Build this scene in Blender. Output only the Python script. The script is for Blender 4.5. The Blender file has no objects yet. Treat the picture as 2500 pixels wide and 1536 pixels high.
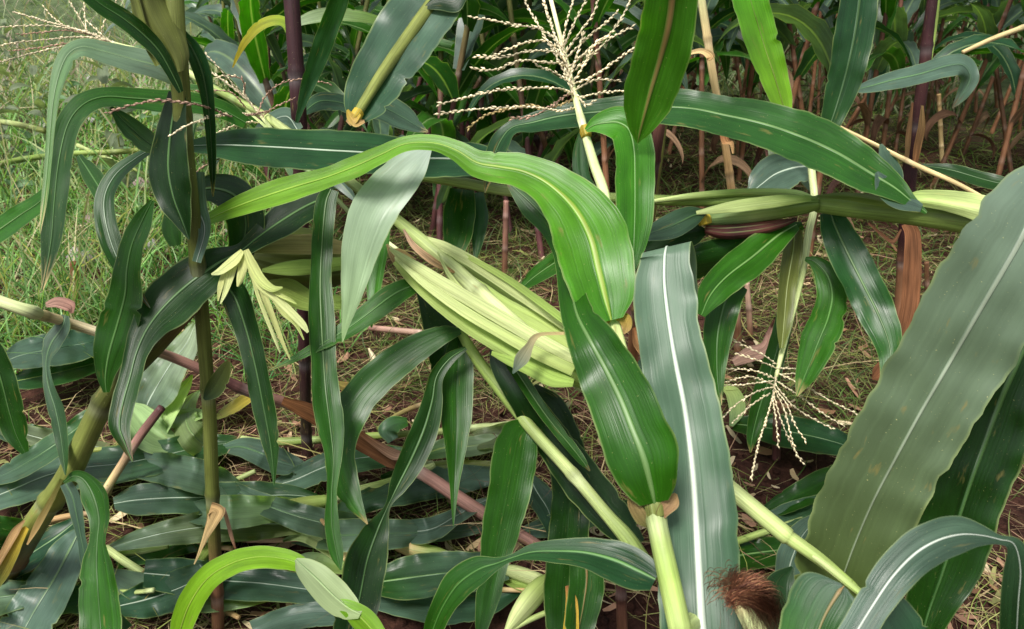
import bpy, math, random
import numpy as np
from mathutils import Vector, noise as mnoise
R = math.radians
random.seed(7); rng = np.random.default_rng(7)
C = bpy.context.scene.collection
SC = bpy.context.scene

# ------------------------------------------------------------------ camera, sky, sun, exposure
F = 1888.0; H = 1.0; PITCH = R(24)
cam_d = bpy.data.cameras.new('camera'); cam = bpy.data.objects.new('camera', cam_d); C.objects.link(cam)
cam.location = (0, 0, H); cam.rotation_euler = (R(90) - PITCH, 0, 0)
cam_d.sensor_width = 36; cam_d.lens = 36 * F / 2500; cam_d.clip_start = 0.02; cam_d.clip_end = 400
cam_d.dof.use_dof = True; cam_d.dof.focus_distance = 1.15; cam_d.dof.aperture_fstop = 14
SC.camera = cam
w = bpy.data.worlds.new('World'); SC.world = w; w.use_nodes = True
nt = w.node_tree; sky = nt.nodes.new('ShaderNodeTexSky'); sky.sky_type = 'NISHITA'; sky.sun_disc = False
SUN_EL, SUN_ROT = R(60), R(212)
sky.sun_elevation = SUN_EL; sky.sun_rotation = SUN_ROT; sky.dust_density = 3.0; sky.air_density = 1.0
bg = nt.nodes['Background']; hs = nt.nodes.new('ShaderNodeHueSaturation'); hs.inputs['Saturation'].default_value = .32   # thin overcast: a paler sky
nt.links.new(sky.outputs[0], hs.inputs['Color']); nt.links.new(hs.outputs[0], bg.inputs[0]); bg.inputs[1].default_value = 0.102
sl = bpy.data.lights.new('sun', 'SUN'); sl.energy = 2.9; sl.angle = R(18); sl.color = (1, .96, .9)
so = bpy.data.objects.new('sun', sl); C.objects.link(so)
sd = Vector((math.sin(SUN_ROT) * math.cos(SUN_EL), math.cos(SUN_ROT) * math.cos(SUN_EL), math.sin(SUN_EL)))
so.rotation_euler = sd.to_track_quat('Z', 'Y').to_euler()
SC.view_settings.view_transform = 'Standard'; SC.view_settings.look = 'None'
SC.view_settings.exposure = 0.80; SC.view_settings.gamma = 1
SC.cycles.max_bounces = 8; SC.cycles.transparent_max_bounces = 8

SP, CP = math.sin(PITCH), math.cos(PITCH)
def P(x, y, d):                       # point seen at (x, y) of the photograph, d metres along the view axis
    a = (x - 1250) / F * d; b = (y - 768) / F * d
    return np.array((a, d * CP - b * SP, H - d * SP - b * CP))
def GD(y, z=0.0):                     # depth at which that row meets height z
    return (H - z) / max(SP + (y - 768) / F * CP, .02)
def G(x, y, z=0.0): return P(x, y, GD(y, z))

# ------------------------------------------------------------------ colours (albedo)
COL = dict(
 blue=(.015,.060,.024), grey=(.070,.122,.088), dk=(.006,.030,.004), mid=(.020,.096,.003), deep=(.012,.060,.003), under=(.24,.30,.25),  # grey includes the sky sheen of upturned blades, painted as colour
 bright=(.050,.215,.006), lime=(.150,.31,.012), yel=(.42,.40,.03), gold=(.50,.36,.04), pale=(.33,.41,.27), palegrn=(.24,.36,.15),
 husk=(.36,.45,.13), huskl=(.52,.58,.26), peel=(.50,.53,.20), huskd=(.26,.38,.08), olive=(.085,.10,.02), olivel=(.17,.20,.045), sg=(.22,.31,.07), sp=(.40,.47,.19), sl=(.52,.58,.28),
 purple=(.034,.011,.013), plum=(.075,.028,.028), pink=(.27,.14,.11), brown=(.15,.07,.035), rust=(.26,.11,.045), tan=(.42,.27,.12), straw=(.55,.42,.20),
 cream=(.84,.74,.50), rosy=(.50,.33,.24), rib=(.14,.25,.075), ribw=(.40,.48,.36), ribx=(.60,.66,.56), ribg=(.075,.17,.04), riby=(.24,.31,.045), ribb=(.28,.17,.06), drk=(.03,.02,.012))
def col(c): return np.array(COL[c] if isinstance(c, str) else c, float)

# ------------------------------------------------------------------ materials
def newmat(name):
    m = bpy.data.materials.new(name); m.use_nodes = True; t = m.node_tree
    for n in list(t.nodes): t.nodes.remove(n)
    return m, t, t.nodes.new, t.links.new
def plantmat(name, vu, vv, amp, rough, trans, bump, spots=0.0, spec=.5, ribmat=False, tcol=(2.2, 2.6, .6), blot=.25):
    m, t, N, L = newmat(name)
    out = N('ShaderNodeOutputMaterial'); pb = N('ShaderNodeBsdfPrincipled')
    at = N('ShaderNodeAttribute'); at.attribute_name = 'col'
    uv = N('ShaderNodeTexCoord'); oi = N('ShaderNodeObjectInfo')
    sep = N('ShaderNodeSeparateXYZ'); L(uv.outputs['UV'], sep.inputs[0])
    def stretched(a, b, seed):
        mx = N('ShaderNodeMath'); mx.operation = 'MULTIPLY'; mx.inputs[1].default_value = a; L(sep.outputs[0], mx.inputs[0])
        my = N('ShaderNodeMath'); my.operation = 'MULTIPLY'; my.inputs[1].default_value = b; L(sep.outputs[1], my.inputs[0])
        mz = N('ShaderNodeMath'); mz.operation = 'MULTIPLY_ADD'; mz.inputs[1].default_value = 37; mz.inputs[2].default_value = seed; L(oi.outputs['Random'], mz.inputs[0])
        cb = N('ShaderNodeCombineXYZ'); L(mx.outputs[0], cb.inputs[0]); L(my.outputs[0], cb.inputs[1]); L(mz.outputs[0], cb.inputs[2])
        nz = N('ShaderNodeTexNoise'); nz.inputs['Scale'].default_value = 1; nz.inputs['Detail'].default_value = 3; L(cb.outputs[0], nz.inputs['Vector'])
        return nz.outputs['Fac']
    v1 = stretched(vu, vv, 0); v2 = stretched(3, 14, 5); v3 = stretched(40, 400, 9)
    def mr(src, a, b, c, d):
        x = N('ShaderNodeMapRange'); x.inputs[1].default_value = a; x.inputs[2].default_value = b; x.inputs[3].default_value = c; x.inputs[4].default_value = d
        L(src, x.inputs[0]); return x.outputs[0]
    def mul(a, b):
        x = N('ShaderNodeMath'); x.operation = 'MULTIPLY'; L(a, x.inputs[0]); L(b, x.inputs[1]); return x.outputs[0]
    v4 = stretched(vu * .28, vv * .6, 13)
    k = mul(mul(mr(v1, .3, .7, 1 - amp, 1 + amp), mr(v2, .3, .7, 1 - blot, 1 + blot)), mr(oi.outputs['Random'], 0, 1, .88, 1.14))
    k = mul(k, mr(v4, .3, .7, 1 - amp * .8, 1 + amp * .8))
    vm = N('ShaderNodeVectorMath'); vm.operation = 'SCALE'; L(at.outputs['Color'], vm.inputs[0]); L(k, vm.inputs['Scale'])
    c = vm.outputs[0]
    def mixc(fac, a, b):
        x = N('ShaderNodeMix'); x.data_type = 'RGBA'; L(fac, x.inputs[0]); L(a, x.inputs[6])
        if isinstance(b, tuple): x.inputs[7].default_value = (*b, 1)
        else: L(b, x.inputs[7])
        return x.outputs[2]
    if spots:
        c = mixc(mr(v3, .70, .76, 0, spots), c, (.50, .48, .22))
        bl = stretched(9, 26, 21)
        c = mixc(mr(bl, .655, .76, 0, spots), c, (.24, .19, .06))
    if ribmat:
        ab = N('ShaderNodeMath'); ab.operation = 'SUBTRACT'; ab.inputs[1].default_value = .5; L(sep.outputs[0], ab.inputs[0])
        a2 = N('ShaderNodeMath'); a2.operation = 'ABSOLUTE'; L(ab.outputs[0], a2.inputs[0])
        c = mixc(mr(a2.outputs[0], .015, .06, .6, 0), c, (.24, .34, .15))
    if trans > .1 and spots:
        ea = N('ShaderNodeMath'); ea.operation = 'SUBTRACT'; ea.inputs[1].default_value = .5; L(sep.outputs[0], ea.inputs[0])
        eb = N('ShaderNodeMath'); eb.operation = 'ABSOLUTE'; L(ea.outputs[0], eb.inputs[0])
        c = mixc(mul(mr(eb.outputs[0], .465, .497, 0, .75), mr(v2, .38, .6, .15, 1)), c, (.27, .34, .13))
    L(c, pb.inputs['Base Color'])
    rr = mr(v2, .3, .7, rough - .07, rough + .1); L(rr, pb.inputs['Roughness'])
    pb.inputs['Specular IOR Level'].default_value = spec
    bp = N('ShaderNodeBump'); bp.inputs['Strength'].default_value = bump; bp.inputs['Distance'].default_value = .0015; L(v1, bp.inputs['Height'])
    b2 = N('ShaderNodeBump'); b2.inputs['Strength'].default_value = bump * .5; b2.inputs['Distance'].default_value = .004; L(v4, b2.inputs['Height']); L(bp.outputs[0], b2.inputs['Normal'])
    L(b2.outputs[0], pb.inputs['Normal'])
    if trans > 0:
        tr = N('ShaderNodeBsdfTranslucent'); tm = N('ShaderNodeVectorMath'); tm.operation = 'MULTIPLY'; tm.inputs[1].default_value = tcol
        L(c, tm.inputs[0]); L(tm.outputs[0], tr.inputs[0])
        mx = N('ShaderNodeMixShader'); mx.inputs[0].default_value = trans; L(pb.outputs[0], mx.inputs[1]); L(tr.outputs[0], mx.inputs[2]); L(mx.outputs[0], out.inputs[0])
    else: L(pb.outputs[0], out.inputs[0])
    return m
M = dict(
 leaf=plantmat('corn_leaf', 36, 1.6, .14, .37, .34, .30, .45, spec=.45),
 under=plantmat('leaf_underside', 34, 1.5, .06, .42, .16, .22, .12, spec=.4, tcol=(1.3, 1.7, .6), blot=.14),
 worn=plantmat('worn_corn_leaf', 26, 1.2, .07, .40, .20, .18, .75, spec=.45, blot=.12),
 backleaf=plantmat('corn_leaf_with_rib', 26, 2.0, .15, .38, .36, .25, .35, spec=.55, ribmat=True),
 rib=plantmat('leaf_midrib', 6, 4, .12, .45, 0, .2, blot=.12),
 stalk=plantmat('corn_stalk', 30, 5, .18, .52, 0, .35, .6, spec=.3, blot=.34),
 dry=plantmat('dry_leaf', 26, 5, .35, .75, .18, .9, spec=.15, tcol=(1.5, 1.3, 1), blot=.35),
 husk=plantmat('corn_husk', 30, 2.5, .17, .5, .22, .7, .25, spec=.3, tcol=(1.2, 1.3, .7), blot=.15),
 tassel=plantmat('tassel', 8, 300, .3, .8, .15, .5, spec=.1, tcol=(1.2, 1.1, .9), blot=.2),
 grass=plantmat('grass_blades', 4, 10, .15, .55, .35, .0, spec=.25, tcol=(1.6, 1.8, .7)),
 straw=plantmat('straw_litter', 4, 30, .3, .75, .1, .0, spec=.12, tcol=(1.2, 1.1, .8)),
 silk=plantmat('corn_silk', 6, 30, .4, .6, .15, .3, spec=.3, tcol=(1.3, 1, .8)))

def soilmat():
    m, t, N, L = newmat('red_soil'); out = N('ShaderNodeOutputMaterial'); pb = N('ShaderNodeBsdfPrincipled')
    g = N('ShaderNodeNewGeometry')
    def nz(s, d, r=.6):
        x = N('ShaderNodeTexNoise'); x.inputs['Scale'].default_value = s; x.inputs['Detail'].default_value = d; x.inputs['Roughness'].default_value = r
        L(g.outputs['Position'], x.inputs['Vector']); return x.outputs['Fac']
    r = N('ShaderNodeValToRGB'); L(nz(38, 8, .7), r.inputs[0]); e = r.color_ramp.elements
    e[0].position = .30; e[0].color = (.020, .009, .007, 1); e[1].position = .72; e[1].color = (.125, .055, .037, 1)
    x = e.new(.5); x.color = (.062, .026, .018, 1)
    # far off the ground is covered in low green
    sep = N('ShaderNodeSeparateXYZ'); L(g.outputs['Position'], sep.inputs[0])
    mr = N('ShaderNodeMapRange'); L(sep.outputs[1], mr.inputs[0]); mr.inputs[1].default_value = 4.5; mr.inputs[2].default_value = 8
    r2 = N('ShaderNodeValToRGB'); L(nz(5, 10, .75), r2.inputs[0]); e = r2.color_ramp.elements
    e[0].position = .3; e[0].color = (.02, .04, .015, 1); e[1].position = .7; e[1].color = (.13, .17, .08, 1)
    mx = N('ShaderNodeMix'); mx.data_type = 'RGBA'; L(mr.outputs[0], mx.inputs[0]); L(r.outputs[0], mx.inputs[6]); L(r2.outputs[0], mx.inputs[7])
    L(mx.outputs[2], pb.inputs['Base Color']); pb.inputs['Roughness'].default_value = .95; pb.inputs['Specular IOR Level'].default_value = .15
    b = N('ShaderNodeBump'); b.inputs['Strength'].default_value = .9; b.inputs['Distance'].default_value = .015; L(nz(70, 8, .75), b.inputs['Height']); L(b.outputs[0], pb.inputs['Normal'])
    L(pb.outputs[0], out.inputs[0]); return m
M['soil'] = soilmat()

# ------------------------------------------------------------------ mesh helpers
def build(name, verts, faces, mat, parent=None, cols=None, uvs=None, smooth=True, link=True):
    me = bpy.data.meshes.new(name)
    verts = np.asarray(verts, np.float32).reshape(-1, 3); faces = np.asarray(faces, np.int32)
    n = faces.shape[1]
    me.vertices.add(len(verts)); me.vertices.foreach_set('co', verts.ravel())
    me.loops.add(faces.size); me.loops.foreach_set('vertex_index', faces.ravel())
    me.polygons.add(len(faces)); me.polygons.foreach_set('loop_start', np.arange(len(faces), dtype=np.int32) * n)
    me.polygons.foreach_set('use_smooth', np.full(len(faces), smooth))
    me.update(calc_edges=True)
    if cols is not None:
        cols = np.asarray(cols, np.float32)
        if cols.ndim == 1: cols = np.tile(cols, (len(verts), 1))
        a = me.color_attributes.new('col', 'FLOAT_COLOR', 'POINT')
        a.data.foreach_set('color', np.hstack([cols, np.ones((len(cols), 1), np.float32)]).ravel())
    if uvs is not None:
        u = me.uv_layers.new(name='UVMap'); u.data.foreach_set('uv', np.asarray(uvs, np.float32)[faces.ravel()].ravel())
    me.materials.append(M[mat])
    o = bpy.data.objects.new(name, me)
    if link: C.objects.link(o)
    if parent is not None:
        o.parent = parent
        o.matrix_parent_inverse = parent_inv(parent)
    return o
def parent_inv(p):
    from mathutils import Matrix
    m = Matrix.Translation(p.location)
    q = p
    if p.parent is not None: m = Matrix.Identity(4)
    return m.inverted() if p.parent is None else Matrix.Identity(4)
def child(o, parent):                 # every mesh is written in world space; an Empty stands at its thing's base
    o.parent = parent
def thing(name, label, cat, loc, group=None, kind=None):
    o = bpy.data.objects.new(name, None); C.objects.link(o); o.location = loc; o.empty_display_size = .05
    o['label'] = label; o['category'] = cat
    if group: o['group'] = group
    return o
def tag(o, label, cat, group=None):
    o['label'] = label; o['category'] = cat
    if group: o['group'] = group
    return o
def spline(A, n):
    A = np.asarray(A, float)
    if len(A) == 2: return A[0] + (A[1] - A[0]) * np.linspace(0, 1, n + 1)[:, None]
    B = np.vstack([2 * A[0] - A[1], A, 2 * A[-1] - A[-2]]); o = []
    for i in range(len(A) - 1):
        p0, p1, p2, p3 = B[i:i + 4]
        t = np.linspace(0, 1, n, endpoint=False)[:, None]
        o.append(.5 * (2 * p1 + (p2 - p0) * t + (2 * p0 - 5 * p1 + 4 * p2 - p3) * t * t + (3 * p1 - p0 - 3 * p2 + p3) * t ** 3))
    o.append(A[-1:]); return np.vstack(o)
def parse(s, d, nper=9):
    rows = [list(map(float, q.split())) for q in s.split(';') if q.strip()]
    n = len(rows); ds = [r[3] if len(r) > 3 else None for r in rows]
    if d is not None:
        if isinstance(d, (int, float)): d = (d, d)
        if ds[0] is None: ds[0] = d[0]
        if ds[-1] is None: ds[-1] = d[-1]
    xy = np.array([r[:2] for r in rows])
    arc = np.concatenate([[0], np.cumsum(np.linalg.norm(np.diff(xy, axis=0), axis=1))])
    kn = [i for i in range(n) if ds[i] is not None]
    dd = np.interp(arc, arc[kn], [ds[i] for i in kn])
    tg = np.gradient(xy, axis=0)
    ang = np.array([math.atan2(t[1], t[0]) + math.pi / 2 for t in tg])
    for i, r in enumerate(rows):
        if len(r) > 4: ang[i] = R(r[4])
    ang = np.unwrap(ang)
    A = np.column_stack([xy, [r[2] for r in rows], dd, ang])
    S = spline(A, nper); S[:, 2] = np.maximum(S[:, 2], 1.0)
    return S
U = np.array([-1, -.86, -.66, -.44, -.22, 0, .22, .44, .66, .86, 1.])
def strip_faces(n, m):
    i, j = np.meshgrid(np.arange(n - 1), np.arange(m - 1), indexing='ij'); a = (i * m + j).ravel()
    return np.column_stack([a, a + 1, a + m + 1, a + m])
def leaf(parent, s, d=None, c='mid', c2=None, rib='ribg', g=(0, .45), curl=.22, rip=.12, mat='leaf', name='leaf', ground=None, ribw=.075, tip=None, asym=0., label=None):
    """A blade drawn along its midrib: each row is x, y, width [, depth [, angle of the cross section]]."""
    S = parse(s, 1.0 if ground is not None else d)
    n = len(S); c0 = col(c); c1 = col(c2 or c)
    ph = random.uniform(0, 6.28, ), random.uniform(0, 6.28)
    px = S[:, 3] / F
    if ground is not None:
        zc = np.interp(np.linspace(0, 1, n), np.linspace(0, 1, len(ground)), ground)
        S[:, 3] = [GD(y, z) for y, z in zip(S[:, 1], zc)]; px = S[:, 3] / F
    arc = np.concatenate([[0], np.cumsum(np.linalg.norm(np.diff(S[:, :2], axis=0), axis=1) * px[1:])])
    k = 6.28 / .11
    seed = random.uniform(0, 90)
    V = np.zeros((n, len(U), 3)); Cc = np.zeros((n, len(U), 3)); T = np.zeros((n, len(U), 2)); mid = np.zeros((n, 3))
    notch = [(random.random() * arc[-1], random.uniform(.06, .28), random.uniform(.0015, .005), random.random() < .5) for _ in range(random.choice([0, 0, 1, 1, 2, 3]))] if mat in ('leaf', 'worn', 'under') else []
    if tip is None and mat == 'leaf' and S[-1, 2] < 9 and random.random() < .55: tip = random.choice(['tan', 'straw', 'brown'])
    rag = 2.0 if mat == 'worn' else 1.0
    for i in range(n):
        x, y, wd, D, a = S[i]; ca, sa = math.cos(a), math.sin(a); t = i / (n - 1)
        hw = wd / 2
        wl = 1 + .10 * mnoise.noise((arc[i] * 14, seed, 0)) + .05 * rag * mnoise.noise((arc[i] * 60, seed, 5)); wr = 1 + .10 * mnoise.noise((arc[i] * 14, seed, 9)) + .05 * rag * mnoise.noise((arc[i] * 60, seed, 14))
        for na, nd, nw, ns in notch:
            f_ = 1 - nd * math.exp(-((arc[i] - na) / nw) ** 2)
            if ns: wl *= f_
            else: wr *= f_
        for j, u in enumerate(U):
            e = u * hw * (wl if u < 0 else wr) + asym * hw * (1 - u * u) * 0
            ox, oy = ca * e, sa * e
            q = abs(u)
            wave = rip * q ** 2 * (math.sin(k * arc[i] + ph[0] + (1.9 if u > 0 else 0)) + .6 * math.sin(k * 2.3 * arc[i] + ph[1] * (1 if u > 0 else 2)) + .8 * mnoise.noise((arc[i] * 9, seed + 3, 7 if u > 0 else 2)))
            bulk = .10 * mnoise.noise((arc[i] * 11, seed + 20, 1)) + .07 * mnoise.noise((arc[i] * 24, u * 1.6, seed + 31)) + .035 * mnoise.noise((arc[i] * 7, u * 5, seed + 40))
            off = (-curl * q ** 1.5 + wave + bulk * 1.3) * min(hw, 110)
            if ground is not None:
                z = zc[i] + (curl * q ** 1.5 + wave * 1.4 + bulk * 2.2) * hw * px[i] + .004 * q + .016 * mnoise.noise((arc[i] * 5, seed, 3))
                z = max(z, .004)
                V[i, j] = P(x + ox, y + oy, GD(y + oy, z))
            else:
                V[i, j] = P(x + ox, y + oy, D + (g[0] * ox - g[1] * oy + off) * px[i])
            cc = c0 + (c1 - c0) * t
            if tip is not None: cc = cc + (col(tip) - cc) * np.clip((t - .90 - .08 * mnoise.noise((u * 3, t * 9, seed))) / .12, 0, 1)
            Cc[i, j] = cc; T[i, j] = (u * .5 + .5, arc[i])
        mid[i] = V[i, len(U) // 2]
    fc = strip_faces(n, len(U))
    o = build(name, V.reshape(-1, 3), fc, mat, None, Cc.reshape(-1, 3), T.reshape(-1, 2))
    if label: o['label'] = label
    if parent is not None: attach(o, parent)
    if rib:                             # the midrib: a flattened tapering rod running through the blade
        side = V[:, 6] - V[:, 4]; side /= np.linalg.norm(side, axis=1)[:, None] + 1e-9
        tan = np.gradient(mid, axis=0); tan /= np.linalg.norm(tan, axis=1)[:, None] + 1e-9
        nor = np.cross(tan, side); nor /= np.linalg.norm(nor, axis=1)[:, None] + 1e-9
        hw = np.maximum(S[:, 2] * px * .5 * ribw * 1.45, .0007); wmax = hw.max()
        tt = np.linspace(0, 1, n)
        hw = np.minimum(hw, wmax * (1 - .85 * tt ** .8) + .0004)
        m = 12; A = np.linspace(0, 2 * math.pi, m, endpoint=False)
        RV = mid[:, None] + side[:, None] * (np.cos(A)[None, :, None] * hw[:, None, None]) + nor[:, None] * (np.sin(A)[None, :, None] * np.minimum(hw * .55 + .0004, .0016)[:, None, None])
        i, j = np.meshgrid(np.arange(n - 1), np.arange(m), indexing='ij'); a = (i * m + j).ravel(); b = (i * m + (j + 1) % m).ravel()
        f2 = np.column_stack([a, b, b + m, a + m])
        uv = np.stack([np.tile(np.linspace(0, 1, m), (n, 1)), np.tile(arc[:, None], (1, m))], -1)
        rc = col(rib) * (random.uniform(.65, 1.1) if rib != 'ribx' else 1)   # the rib pales at its crest and runs out into the blade's own green
        lc = c0[None] + (c1 - c0)[None] * tt[:, None]
        fade = np.clip(np.abs(np.cos(A)) ** 1.6 * .95, 0, 1)[None, :, None] + (tt ** 1.5)[:, None, None] * .55
        RC = rc[None, None] + (lc[:, None] - rc[None, None]) * np.clip(fade, 0, 1)
        RC = RC * (1 + .22 * np.array([mnoise.noise((a_ * 30, seed, 50)) for a_ in arc])[:, None, None])
        r = build('midrib', RV.reshape(-1, 3), f2, 'rib', None, np.clip(RC, 0, 1).reshape(-1, 3), uv.reshape(-1, 2))
        attach(r, o)
    return o
def attach(o, p):                       # keep world-space coordinates under a translated Empty
    o.parent = p
    root = p
    while root.parent is not None: root = root.parent
    if p is root and p.type == 'EMPTY': o.location = -Vector(p.location)
def tube_pts(name, pts, rad, mat, cols, parent=None, m=12, nodes=0.0, ridge=0.0, close=True, flat=None):
    pts = np.asarray(pts, float); n = len(pts)
    rad = np.asarray(rad, float)
    arc = np.concatenate([[0], np.cumsum(np.linalg.norm(np.diff(pts, axis=0), axis=1))])
    tan = np.gradient(pts, axis=0); tan /= np.linalg.norm(tan, axis=1)[:, None] + 1e-9
    up = np.array((.3, .2, 1.)) if abs(tan[0, 2]) < .8 else np.array((1., .2, 0))
    S = np.zeros((n, 3)); s = np.cross(tan[0], up); s /= np.linalg.norm(s)
    for i in range(n):
        s = s - tan[i] * s.dot(tan[i]); s /= np.linalg.norm(s) + 1e-9; S[i] = s
    Bn = np.cross(tan, S)
    A = np.linspace(0, 2 * math.pi, m, endpoint=False)
    rr = rad[:, None] * np.ones(m)
    cols = np.asarray(cols, float)
    if cols.ndim == 1: cols = np.tile(cols, (n, 1))
    Cc = np.repeat(cols[:, None], m, 1)
    if nodes:
        q = (arc + .03) / nodes; fr = q - np.floor(q); dn = np.minimum(fr, 1 - fr) * nodes
        bump = np.exp(-(dn / .007) ** 2); rr = rr * (1 + .16 * bump[:, None])
        above = np.exp(-((fr * nodes - .012) / .01) ** 2)
        Cc = Cc * (1 - .35 * bump[:, None, None]) + above[:, None, None] * .06
    if ridge: rr = rr * (1 + ridge * np.sin(A * 5 + 1)[None, :] + ridge * .6 * np.sin(A * 9)[None, :])
    V = pts[:, None] + S[:, None] * (np.cos(A)[None, :, None] * rr[:, :, None]) + Bn[:, None] * (np.sin(A)[None, :, None] * rr[:, :, None])
    i, j = np.meshgrid(np.arange(n - 1), np.arange(m), indexing='ij'); a = (i * m + j).ravel(); b = (i * m + (j + 1) % m).ravel()
    fc = np.column_stack([a, b, b + m, a + m])
    V = V.reshape(-1, 3); Cc = Cc.reshape(-1, 3)
    uv = np.stack([np.tile(np.linspace(0, 1, m), (n, 1)), np.tile(arc[:, None], (1, m))], -1).reshape(-1, 2)
    if close:
        k = len(V); V = np.vstack([V, pts[0] - tan[0] * rad[0] * .15, pts[-1] + tan[-1] * rad[-1] * .15]); Cc = np.vstack([Cc, Cc[0], Cc[-1]]); uv = np.vstack([uv, uv[0], uv[-1]])
        r = np.arange(m); r2 = (r + 1) % m
        fc = np.vstack([fc, np.column_stack([r2, r, np.full(m, k), np.full(m, k)])[:, :4], np.column_stack([r + (n - 1) * m, r2 + (n - 1) * m, np.full(m, k + 1), np.full(m, k + 1)])])
    o = build(name, V, fc_clean(fc), mat, None, Cc, uv) if False else build_mixed(name, V, fc, mat, Cc, uv)
    if parent is not None: attach(o, parent)
    return o
def build_mixed(name, V, F4, mat, Cc, uv):
    me = bpy.data.meshes.new(name)
    polys = [(a, b, c_) if c_ == d_ else (a, b, c_, d_) for a, b, c_, d_ in F4.tolist()]
    me.from_pydata(V.tolist(), [], polys)
    a = me.color_attributes.new('col', 'FLOAT_COLOR', 'POINT')
    a.data.foreach_set('color', np.hstack([Cc, np.ones((len(Cc), 1))]).astype(np.float32).ravel())
    u = me.uv_layers.new(name='UVMap'); li = np.empty(len(me.loops), np.int32); me.loops.foreach_get('vertex_index', li)
    u.data.foreach_set('uv', uv[li].astype(np.float32).ravel())
    me.polygons.foreach_set('use_smooth', np.ones(len(me.polygons), bool)); me.materials.append(M[mat]); me.update()
    o = bpy.data.objects.new(name, me); C.objects.link(o); return o
def tube(parent, s, d=None, c=('sg',), name='stalk', mat='stalk', nodes=.16, end=None, ground=None, ridge=.02, m=12, wob=0.0):
    """A stalk drawn along its axis: rows of x, y, width [, depth]; end adds world points (x, y, z, radius) below the frame."""
    S = parse(s, 1.0 if ground is not None else d)
    if ground is not None:
        zc = np.interp(np.linspace(0, 1, len(S)), np.linspace(0, 1, len(ground)), ground)
        S[:, 3] = [GD(y, z) for y, z in zip(S[:, 1], zc)]
    pts = np.array([P(x, y, D) for x, y, w_, D, a in S]); rad = S[:, 2] * S[:, 3] / F / 2
    if end:
        e = spline(np.vstack([pts[-1], [q[:3] for q in end]]), 8)[1:]; re = np.interp(np.linspace(0, 1, len(e)), np.linspace(0, 1, len(end) + 1), [rad[-1]] + [q[3] for q in end])
        pts = np.vstack([pts, e]); rad = np.concatenate([rad, re])
    # resample evenly so that the nodes show
    arc = np.concatenate([[0], np.cumsum(np.linalg.norm(np.diff(pts, axis=0), axis=1))])
    n = max(len(pts), int(arc[-1] / (.006 if nodes else .012))); t = np.linspace(0, arc[-1], n)
    pts = np.column_stack([np.interp(t, arc, pts[:, k]) for k in range(3)]); rad = np.interp(t, arc, rad)
    cs = np.array([col(q) for q in c]); ct = np.linspace(0, 1, n)
    cols = np.column_stack([np.interp(ct, np.linspace(0, 1, len(cs)), cs[:, k]) for k in range(3)]) if len(cs) > 1 else cs[0]
    return tube_pts(name, pts, rad, mat, cols, parent, m, nodes, ridge)
def spikes(pts, rad, size, c, parent, name, gap, cvar=.22):
    """A tassel branch: a thin rachis set with alternating spikelets, one mesh."""
    pts = np.asarray(pts, float)
    arc = np.concatenate([[0], np.cumsum(np.linalg.norm(np.diff(pts, axis=0), axis=1))])
    tan = np.gradient(pts, axis=0); tan /= np.linalg.norm(tan, axis=1)[:, None] + 1e-9
    V, Fc, Cc, Uv = [], [], [], []
    # rachis
    n = len(pts); m = 5; A = np.linspace(0, 6.283, m, endpoint=False)
    for i in range(n):
        s = np.cross(tan[i], (.3, .5, .8)); s /= np.linalg.norm(s); b = np.cross(tan[i], s)
        r = rad * (1 - .5 * i / n)
        for q in A: V.append(pts[i] + (s * math.cos(q) + b * math.sin(q)) * r); Cc.append(c * .8); Uv.append((q / 6.3, arc[i]))
    for i in range(n - 1):
        for j in range(m):
            Fc.append((i * m + j, i * m + (j + 1) % m, (i + 1) * m + (j + 1) % m, (i + 1) * m + j))
    p = gap * random.random(); k = 0
    while p < arc[-1]:
        c0 = np.array([np.interp(p, arc, pts[:, q]) for q in range(3)]); t = np.array([np.interp(p, arc, tan[:, q]) for q in range(3)])
        s = np.cross(t, (.1, 1, .2)); s /= np.linalg.norm(s) + 1e-9
        az = (k % 2) * math.pi + random.uniform(-1.1, 1.1); b = np.cross(t, s)
        dr = s * math.cos(az) + b * math.sin(az)
        dv = t * .93 + dr * random.uniform(.12, .42); dv /= np.linalg.norm(dv)
        L_ = size * random.uniform(.8, 1.5); W = size * random.uniform(.17, .27)
        e1 = np.cross(dv, dr); e1 /= np.linalg.norm(e1) + 1e-9; e2 = np.cross(dv, e1)
        base = len(V); cc = c * random.uniform(1 - cvar, 1 + cvar)
        V.append(c0); V.append(c0 + dv * L_)
        for q in range(4):
            aq = q * math.pi / 2; V.append(c0 + dv * L_ * .45 + (e1 * math.cos(aq) + e2 * math.sin(aq)) * W)
        for q in range(6): Cc.append(cc); Uv.append((.5, p))
        for q in range(4):
            a_, b_ = base + 2 + q, base + 2 + (q + 1) % 4
            Fc.append((base, b_, a_, a_)); Fc.append((base + 1, a_, b_, b_))
        p += gap * random.uniform(.7, 1.3); k += 1
    o = build_mixed(name, np.array(V), np.array(Fc), 'tassel', np.array(Cc), np.array(Uv))
    if parent is not None: attach(o, parent)
    return o
def tassel(parent, main, branches, c='cream', size=.009, gap=.0034, rad=.0011):
    S = parse(main, None, 8); pts = [P(x, y, D) for x, y, w_, D, a in S]
    t = spikes(pts, rad * 1.5, size, col(c), parent, 'tassel', gap * .7)
    for b in branches:
        cc = c
        if isinstance(b, tuple): b, cc = b
        S = parse(b, None, 8); spikes([P(x, y, D) for x, y, w_, D, a in S], rad, size * .9, col(cc), t, 'tassel_branch', gap)
    return t
def base_of(x, y): 
    p = G(x, y); return (float(p[0]), float(p[1]), 0.0)

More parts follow.
